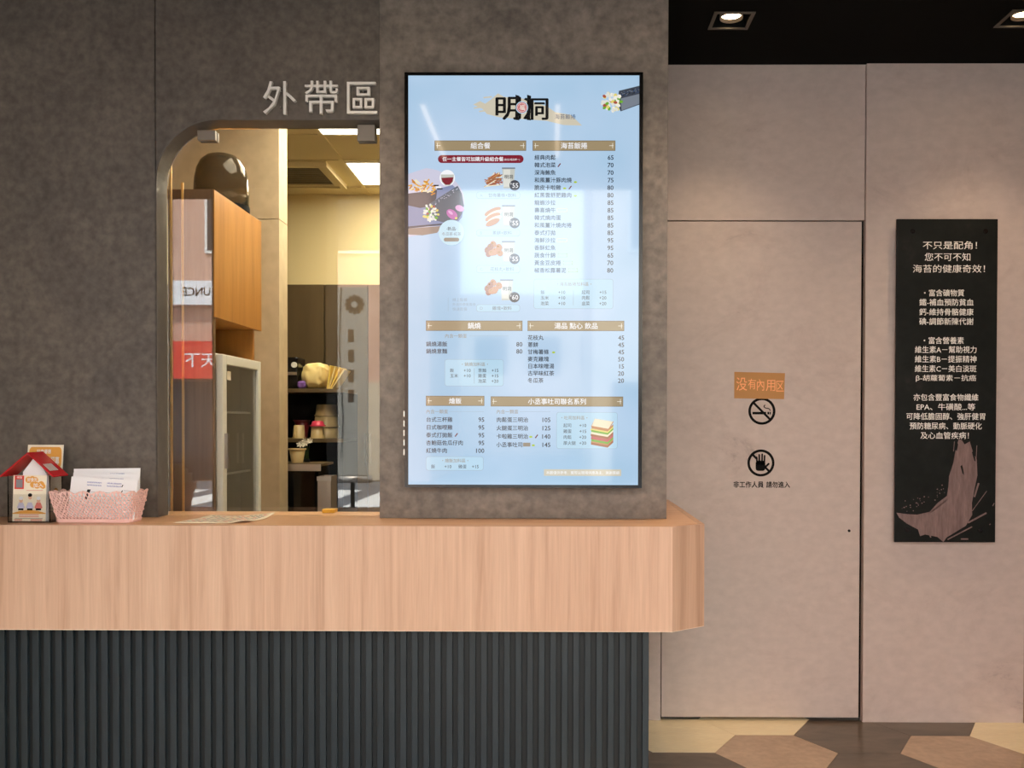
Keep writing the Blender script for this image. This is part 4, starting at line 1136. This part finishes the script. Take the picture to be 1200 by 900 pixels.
# ---- black shelf rack
SY = 4.62
rx1 = at(402, 480, SY).x; rx0 = -1.62
zs = [at(360, 455.5, SY).z, at(360, 514, SY).z, .62]
t = thing('shelf_rack', 'black shelf rack loaded with tubs and bags in the kitchen', 'shelf', ((rx0 + rx1) / 2, SY + .15, 0))
for z in zs: MB().box(rx0, rx1, SY, SY + .34, z - .018, z).build('shelf_board', 'brown' if z > 1 else 'black', t, bevel=.001)
MB().box(rx0, rx1, SY + .33, SY + .345, .05, zs[0] - .018).build('back_panel', 'black', t)
MB().box(rx1 - .015, rx1, SY + .005, SY + .33, .003, zs[0] - .018).build('side_panel', 'black', t)
MB().box(rx0, rx0 + .015, SY + .005, SY + .33, .003, zs[0] - .018).build('side_panel', 'black', t)
RK = t


def blob(name, label, cat, cx_, cy_, z0, rx_, ry_, h_, m, seed, group=None, sag=.5):
    r = random.Random(seed); bm = bmesh.new(); bmesh.ops.create_icosphere(bm, subdivisions=4, radius=1)
    from mathutils import noise as NZ
    for v in bm.verts:
        d_ = v.co.copy(); e_ = 1 + .16 * NZ.noise(d_ * 2.3 + Vector((seed, 0, 0))) + .06 * NZ.noise(d_ * 6 + Vector((0, seed, 0)))
        sx_ = abs(d_.x) ** .6 * (1 if d_.x > 0 else -1); sy_ = abs(d_.y) ** .6 * (1 if d_.y > 0 else -1)
        v.co = Vector((sx_ * rx_ * e_, sy_ * ry_ * e_, max(0, (abs(d_.z) ** .65 * (1 if d_.z > 0 else -1) * .5 * e_ + .5)) * h_))
    for f in bm.faces: f.smooth = True
    me = bpy.data.meshes.new(name); bm.to_mesh(me); bm.free(); me.materials.append(M[m])
    o = bpy.data.objects.new(name, me); COL.objects.link(o); o.location = (cx_, cy_, z0 + .001)
    return tag(o, label, cat, group)


def xat(px_, Y): return at(px_, 480, Y).x


mp_ = SY / 1100
blob('plastic_bag', 'large cream plastic bag lying on top of the shelf rack', 'bag', xat(371, SY + .12), SY + .12, zs[0], 14.5 * mp_, .09, 31 * mp_, 'plastic_bag', 3)
t = thing('yellow_paper_bags', 'bundle of yellow paper bags fanned at the right of the cream bag', 'paper bags', (xat(394, SY + .1), SY + .1, zs[0]))
for k in range(4):
    a = R(8 + 9 * k); b = MB(); x0 = xat(387 + 1.6 * k, SY + .1); w_ = .007
    ptz = [(x0, zs[0] + .001), (x0 + w_, zs[0] + .001), (x0 + w_ + .11 * math.sin(a), zs[0] + .001 + .115 * math.cos(a)), (x0 + .11 * math.sin(a), zs[0] + .001 + .118 * math.cos(a))]
    b.prism(ptz, 'y', SY + .03, SY + .17); b.build('bag', ['yellow_paper', 'plastic_bag'][k % 2], t)
# small black machine at the left of the rack top
mx0, mx1 = xat(330, SY - .02), xat(347, SY - .02)
t = thing('black_machine', 'small black appliance at the left end of the shelf rack top', 'appliance', ((mx0 + mx1) / 2, SY + .08, zs[0]))
zm = at(340, 418, SY).z
MB().box(mx0, mx1, SY + .01, SY + .16, zs[0] + .0005, zm).build('body', 'gloss_black', t, bevel=.008)
MB().cyl(((mx1 + mx0) / 2 + .02, SY + .002, zm - .04), ((mx1 + mx0) / 2 + .02, SY + .0098, zm - .04), .014, 18).build('dial', 'white', t)
MB().box(mx0 + .01, mx1 - .004, SY + .004, SY + .0098, zm - .09, zm - .075).build('slot', 'alu', t)
blob('purple_pouch', 'small purple pouch hanging by the cream bag on the rack top', 'pouch', xat(353.5, SY - .01) - .008, SY + .026, zs[0], 4.6 * mp_, .018, 9 * mp_, 'purple', 8)


def tub(name, label, cat, px_, Y, z0, rt_, rb_, h_, m, group=None, inverted=False, rim=True):
    cx_ = xat(px_, Y); t = thing(name, label, cat, (cx_, Y, z0), group)
    a, b_ = (rb_, rt_) if not inverted else (rt_, rb_)
    pr = [(a, 0), (b_, h_), (b_ - .003, h_), (a - .003, .004), (a, 0)] if not inverted else [(a, 0), (b_, h_), (.001, h_ + .001), (.001, h_ - .002), (b_ - .002, h_ - .003), (a - .003, 0), (a, 0)]
    MB().lathe(pr, (cx_, Y, z0 + .0008), 32).build('body', m, t)
    if not inverted: MB().lathe([(a, 0), (.001, 0), (.001, .003), (a - .003, .003)], (cx_, Y, z0 + .0008), 32).build('bottom', m, t)
    if rim:
        zr_ = 0 if inverted else h_ - .005; rq = rt_
        MB().lathe([(rq - .001, 0), (rq + .004, 0), (rq + .004, .006), (rq - .001, .006), (rq - .001, 0)], (cx_, Y, z0 + zr_ + .001), 32, smooth=False).build('rim', m, t)
    return t


z = zs[1]; YT = SY + .14; mq = YT / 1100
hh = 12.2 * mq
tub('food_tub', 'bottom tub of the upturned stack of three on the middle shelf', 'tub', 382.5, YT, z, 15.5 * mq, 14 * mq, hh, 'tub', 'upturned tubs stacked on the middle shelf', True)
tub('food_tub', 'middle tub of the upturned stack of three on the middle shelf', 'tub', 382.5, YT, z + hh + .003, 14 * mq, 12.8 * mq, hh, 'tub', 'upturned tubs stacked on the middle shelf', True)
tub('food_tub', 'top tub of the upturned stack of three on the middle shelf', 'tub', 382.5, YT, z + 2 * hh + .006, 12.6 * mq, 11 * mq, hh * 1.1, 'tub', 'upturned tubs stacked on the middle shelf', True)
tub('pink_bowl', 'bright pink bowl upturned in front of the tub stack', 'bowl', 372.5, SY + .035, z + .06, 8 * mq, 6 * mq, 6 * mq, 'pink', None, True)
tub('scalloped_tub', 'small cream tub under the pink bowl', 'tub', 372, SY + .035, z, 7.6 * mq, 6.6 * mq, .058, 'tub', None, True)
tub('maroon_bowl', 'dark red bowl behind the small cream container', 'bowl', 354, SY + .13, z, 9 * mq, 6 * mq, .09, 'maroon')
tub('cream_container', 'small upturned cream container at the left of the middle shelf', 'tub', 350.5, SY + .045, z, 7 * mq, 5.8 * mq, 15 * mq, 'tub', None, True)
# flowers
t = thing('flower_sprig', 'small sprig of white flowers below the middle shelf', 'flowers', (xat(359, 4.53), 4.53, at(359, 543, 4.53).z))
zf = at(359, 519, 4.53).z; zb_ = at(359, 542.5, 4.53).z; x0 = xat(357, 4.53)
b = MB()
for k in range(9):
    a = k * 2.4; xx = x0 + .034 * math.cos(a) * ((k % 3 + 1) / 3); zz = zf + .012 * math.sin(a * 1.7)
    for q in range(5):
        an = q * 1.2566 + k; b.add([(xx, 4.52, zz), (xx + .011 * math.cos(an - .4), 4.515, zz + .011 * math.sin(an - .4)), (xx + .014 * math.cos(an), 4.513, zz + .014 * math.sin(an)), (xx + .011 * math.cos(an + .4), 4.515, zz + .011 * math.sin(an + .4))], [(0, 1, 2, 3)])
b.build('petals', 'flower', t)
b = MB()
for k in range(5): b.tube([(x0 + .004 * k, 4.545, zb_), (x0 + .004 * k, 4.54, (zb_ + zf) / 2), (x0 - .02 + .012 * k, 4.522, zf)], .0012, 5)
b.build('stems', 'green', t)
MB().lathe([(.001, 0), (.012, 0), (.015, .022), (.013, .022), (.001, .003)], (x0 + .008, 4.545, zb_ - .004 + .0006), 16).build('pot', 'black', t)

# ---- side table with a tub
tz = at(360, 543, 4.4).z; ta = xat(377, 4.37)
t = thing('work_table', 'dark work table with metal edge in front of the shelf rack', 'table', (-1.3, 4.48, 0))
MB().box(-1.6, ta, 4.37, 4.605, tz - .012, tz).build('table_top', 'brown', t, bevel=.001)
MB().box(-1.6, ta - .003, 4.365, 4.3695, tz - .034, tz - .002).build('metal_edge', 'alu', t)
MB().box(-1.59, ta - .02, 4.39, 4.6, .003, tz - .012).build('carcass', 'black', t)
for q in range(2): MB().box(-1.58 + q * .25 * 1.0, -1.335 + q * .215, 4.378, 4.3895, .1, tz - .04).build('door', 'gloss_black', t, bevel=.001)
tub('white_tub', 'white tapered tub standing on the dark work table', 'tub', 348.5, 4.44, tz, 9.5 * .00404, 6.5 * .00404, 16.5 * .00404, 'tub')
# steel basket box
t = thing('steel_bin', 'square stainless steel bin beside the dark work table', 'bin', (xat(378.5, 4.2), 4.2, 0))
b0, b1 = xat(369, 4.2), xat(388, 4.2); zt3 = at(378, 559.5, 4.2).z
b = MB(); yb0, yb1 = 4.345, 4.36
b0, b1 = ta + .004, xat(389, 4.3); YB0 = 4.28
b.box(b0, b1, YB0, YB0 + .003, .55, zt3).box(b0, b1, YB0 + .117, YB0 + .12, .55, zt3).box(b0, b0 + .003, YB0 + .003, YB0 + .117, .55, zt3).box(b1 - .003, b1, YB0 + .003, YB0 + .117, .55, zt3).box(b0, b1, YB0, YB0 + .12, .545, .55)
b.build('bin_body', 'alu', t)
MB().box(b0 - .003, b1 + .003, YB0 - .003, YB0 - .0003, zt3 - .02, zt3).build('rim', 'steel', t)
MB().box(b0 + .01, b1 - .01, YB0 + .02, YB0 + .1, .003, .545).build('stand', 'black', t)
# yellow object near the glass
yx0, yx1 = xat(380, 3.3), xat(395, 3.3)
t = thing('yellow_box', 'small yellow box just behind the glass near the counter', 'box', ((yx0 + yx1) / 2, 3.13, ZT))
yx0, yx1 = xat(380, 3.15), xat(394.5, 3.15)
MB().box(yx0, yx1, 3.12, 3.165, ZT, ZT + .008).build('body', 'yellow', t, bevel=.002)
MB().box(yx0 - .001, yx1 + .001, 3.119, 3.166, ZT + .0082, ZT + .012).build('lid', 'yellow', t, bevel=.001)

# ================================================================== LIGHT STRIPS OF THE FRONT ROOM
for x, lab in ((-.587, 'slim warm LED strip fixture on the front ceiling, left of the three'), (.01, 'slim warm LED strip fixture on the front ceiling, middle of the three'), (.5, 'slim warm LED strip fixture on the front ceiling, right of the three')):
    t = thing('strip_light', lab, 'strip light', (x, 1.27, ZC), group='warm strip lights on the front ceiling')
    MB().box(x - .014, x + .014, .85, 1.68, ZC - .012, ZC - .0005).build('housing', 'alu', t)
    MB().box(x - .010, x + .010, .86, 1.67, ZC - .018, ZC - .0122).build('diffuser', 'striplamp', t)

# ================================================================== THE STREET (seen as reflections)
tag(MB().box(-26, 22, -36, YF, -.10, -.02).build('ground', 'asphalt'), 'asphalt street in front of the shop', 'road', kind='structure')
cw = thing('crosswalk', 'white striped pedestrian crossing on the street', 'crosswalk', (-3, -8.5, -.02))
for k in range(9): MB().box(-7.5 + k * .9, -7.0 + k * .9, -10.5, -7.2, -.0195, -.014).build('stripe', 'paint', cw)
FYs = -13.0


def building(label, x0, x1, h_, m, seed):
    t = thing('building', label, 'building', ((x0 + x1) / 2, FYs - 3, -.02))
    MB().box(x0, x1, FYs - 6, FYs, -.0195, h_).build('wall', m, t)
    r = random.Random(seed); z = 4.6
    while z < h_ - 2:
        x = x0 + .7
        while x < x1 - 1.6:
            MB().box(x, x + 1.3, FYs, FYs + .06, z, z + 1.5).build('window_frame', 'white', t)
            WF = [ch for ch in t.children][-1]
            w2 = MB().box(x + .06, x + 1.24, FYs + .061, FYs + .07, z + .06, z + 1.44).build('window_pane', 'darkglass', t); x += 2.3
        z += 3
    x = x0 + .4
    while x < x1 - 2.6:
        MB().box(x, x + 2.3, FYs, FYs + .05, 0, 2.0).build('shutter' if r.random() < .6 else 'shop_window', 'shutter' if r.random() < .6 else 'darkglass', t); x += 2.7
    return t


bl = building('tall salmon tiled building across the street with red and white signboards', -17, -2.5, 14, 'salmon', 1)
br = building('tall pale building across the street, right of the salmon one', .75, 13, 13, 'palefacade', 2)
for nm, m_, x0, x1, z0, z1, s_, tm in (('white_signboard', 'whitesign', -8.4, -6.3, 3.53, 4.01, 'UNCE', 'ink'), ('red_signboard', 'redsign', -9.3, -6.4, 2.05, 2.8, '天下', 'paper')):
    t = thing(nm, 'white street signboard with dark letters on the salmon building' if 'white' in nm else 'red street signboard with white characters on the salmon building', 'sign', ((x0 + x1) / 2, FYs + .15, z0))
    MB().box(x0, x1, FYs + .08, FYs + .3, z0, z1).build('panel', m_, t)
    # letters face the shop (+Y): mirror in X so that they read correctly from the shop
    c = Canvas(lambda u, v, l, x0=x0, x1=x1, z0=z0, z1=z1: (x1 - u / 100 * (x1 - x0), FYs + .3 + l * 8, z1 - v / 100 * (z1 - z0)))
    c.fit(tm, s_, *((13, 33, 35, 70) if 'red' in nm else (28.6, 28, 55, 64)), .02); c.done('lettering', t)
t = thing('building', 'low pale building far back between the two tall ones', 'building', (-1, -31, -.02))
MB().box(-6, 5, -34, -29.5, -.0195, 6.0).build('wall', 'palefacade', t)
for k in range(5): MB().box(-5 + k * 2, -3.8 + k * 2, -29.499, -29.45, 3, 4.4).build('window', 'darkglass', t)
# standing banner outside
ya = -3.9; yv = 2 * (YA + .062) - ya
bx_0, bx_1 = (393 - 650) * yv / F, (431 - 650) * yv / F
z1b = EYE + (495 - 337) * yv / F; z0b = EYE + (495 - 562) * yv / F
t = thing('standing_banner', 'tall grey standing banner with a round emblem and four dark blocks outside the shop', 'banner', ((bx_0 + bx_1) / 2, ya, -.02))
MB().box(bx_0, bx_1, ya - .01, ya, z0b + .04, z1b).build('banner_panel', 'banner', t)
MB().cyl((bx_0 - .03, ya - .03, z0b), (bx_1 + .03, ya - .03, z0b), .045, 20).build('base_roll', 'alu', t)
MB().box((bx_0 + bx_1) / 2 - .02, (bx_0 + bx_1) / 2 + .02, ya - .05, ya - .02, -.0195, z0b).build('support_leg', 'black', t)
MB().box(bx_0, bx_1, ya - .2, ya + .12, -.0195, .0).build('foot', 'black', t)
MB().tube([(bx_0 + .06, ya + .01, z1b), (bx_0 + .04, ya + .02, 2.0), (bx_0 + .08, ya + .02, 1.2), (bx_0 + .06, ya + .02, .8)], .004, 8).build('cable', 'black', t)
c = Canvas(lambda u, v, l: (bx_1 - u / 100 * (bx_1 - bx_0), ya + l * 3, z1b - v / 100 * (z1b - z0b)))
c.ell('banner_ink', 42, 9, 22, 3.7, n=24); c.up(2); c.ell('banner', 42, 9, 10, 1.7, n=20)
c.lift = .0006
for k in range(12): a = k * PI / 6; c.ell('banner_ink', 42 + 25 * math.cos(a), 9 + 4.2 * math.sin(a), 6, 1.1, n=8)
for k in range(4): c.rect('banner_ink', 44, 22 + 10.5 * k, 62, 28.5 + 10.5 * k)
c.done('print', t)

for o in bpy.data.objects:
    if '_org' in o: del o['_org']
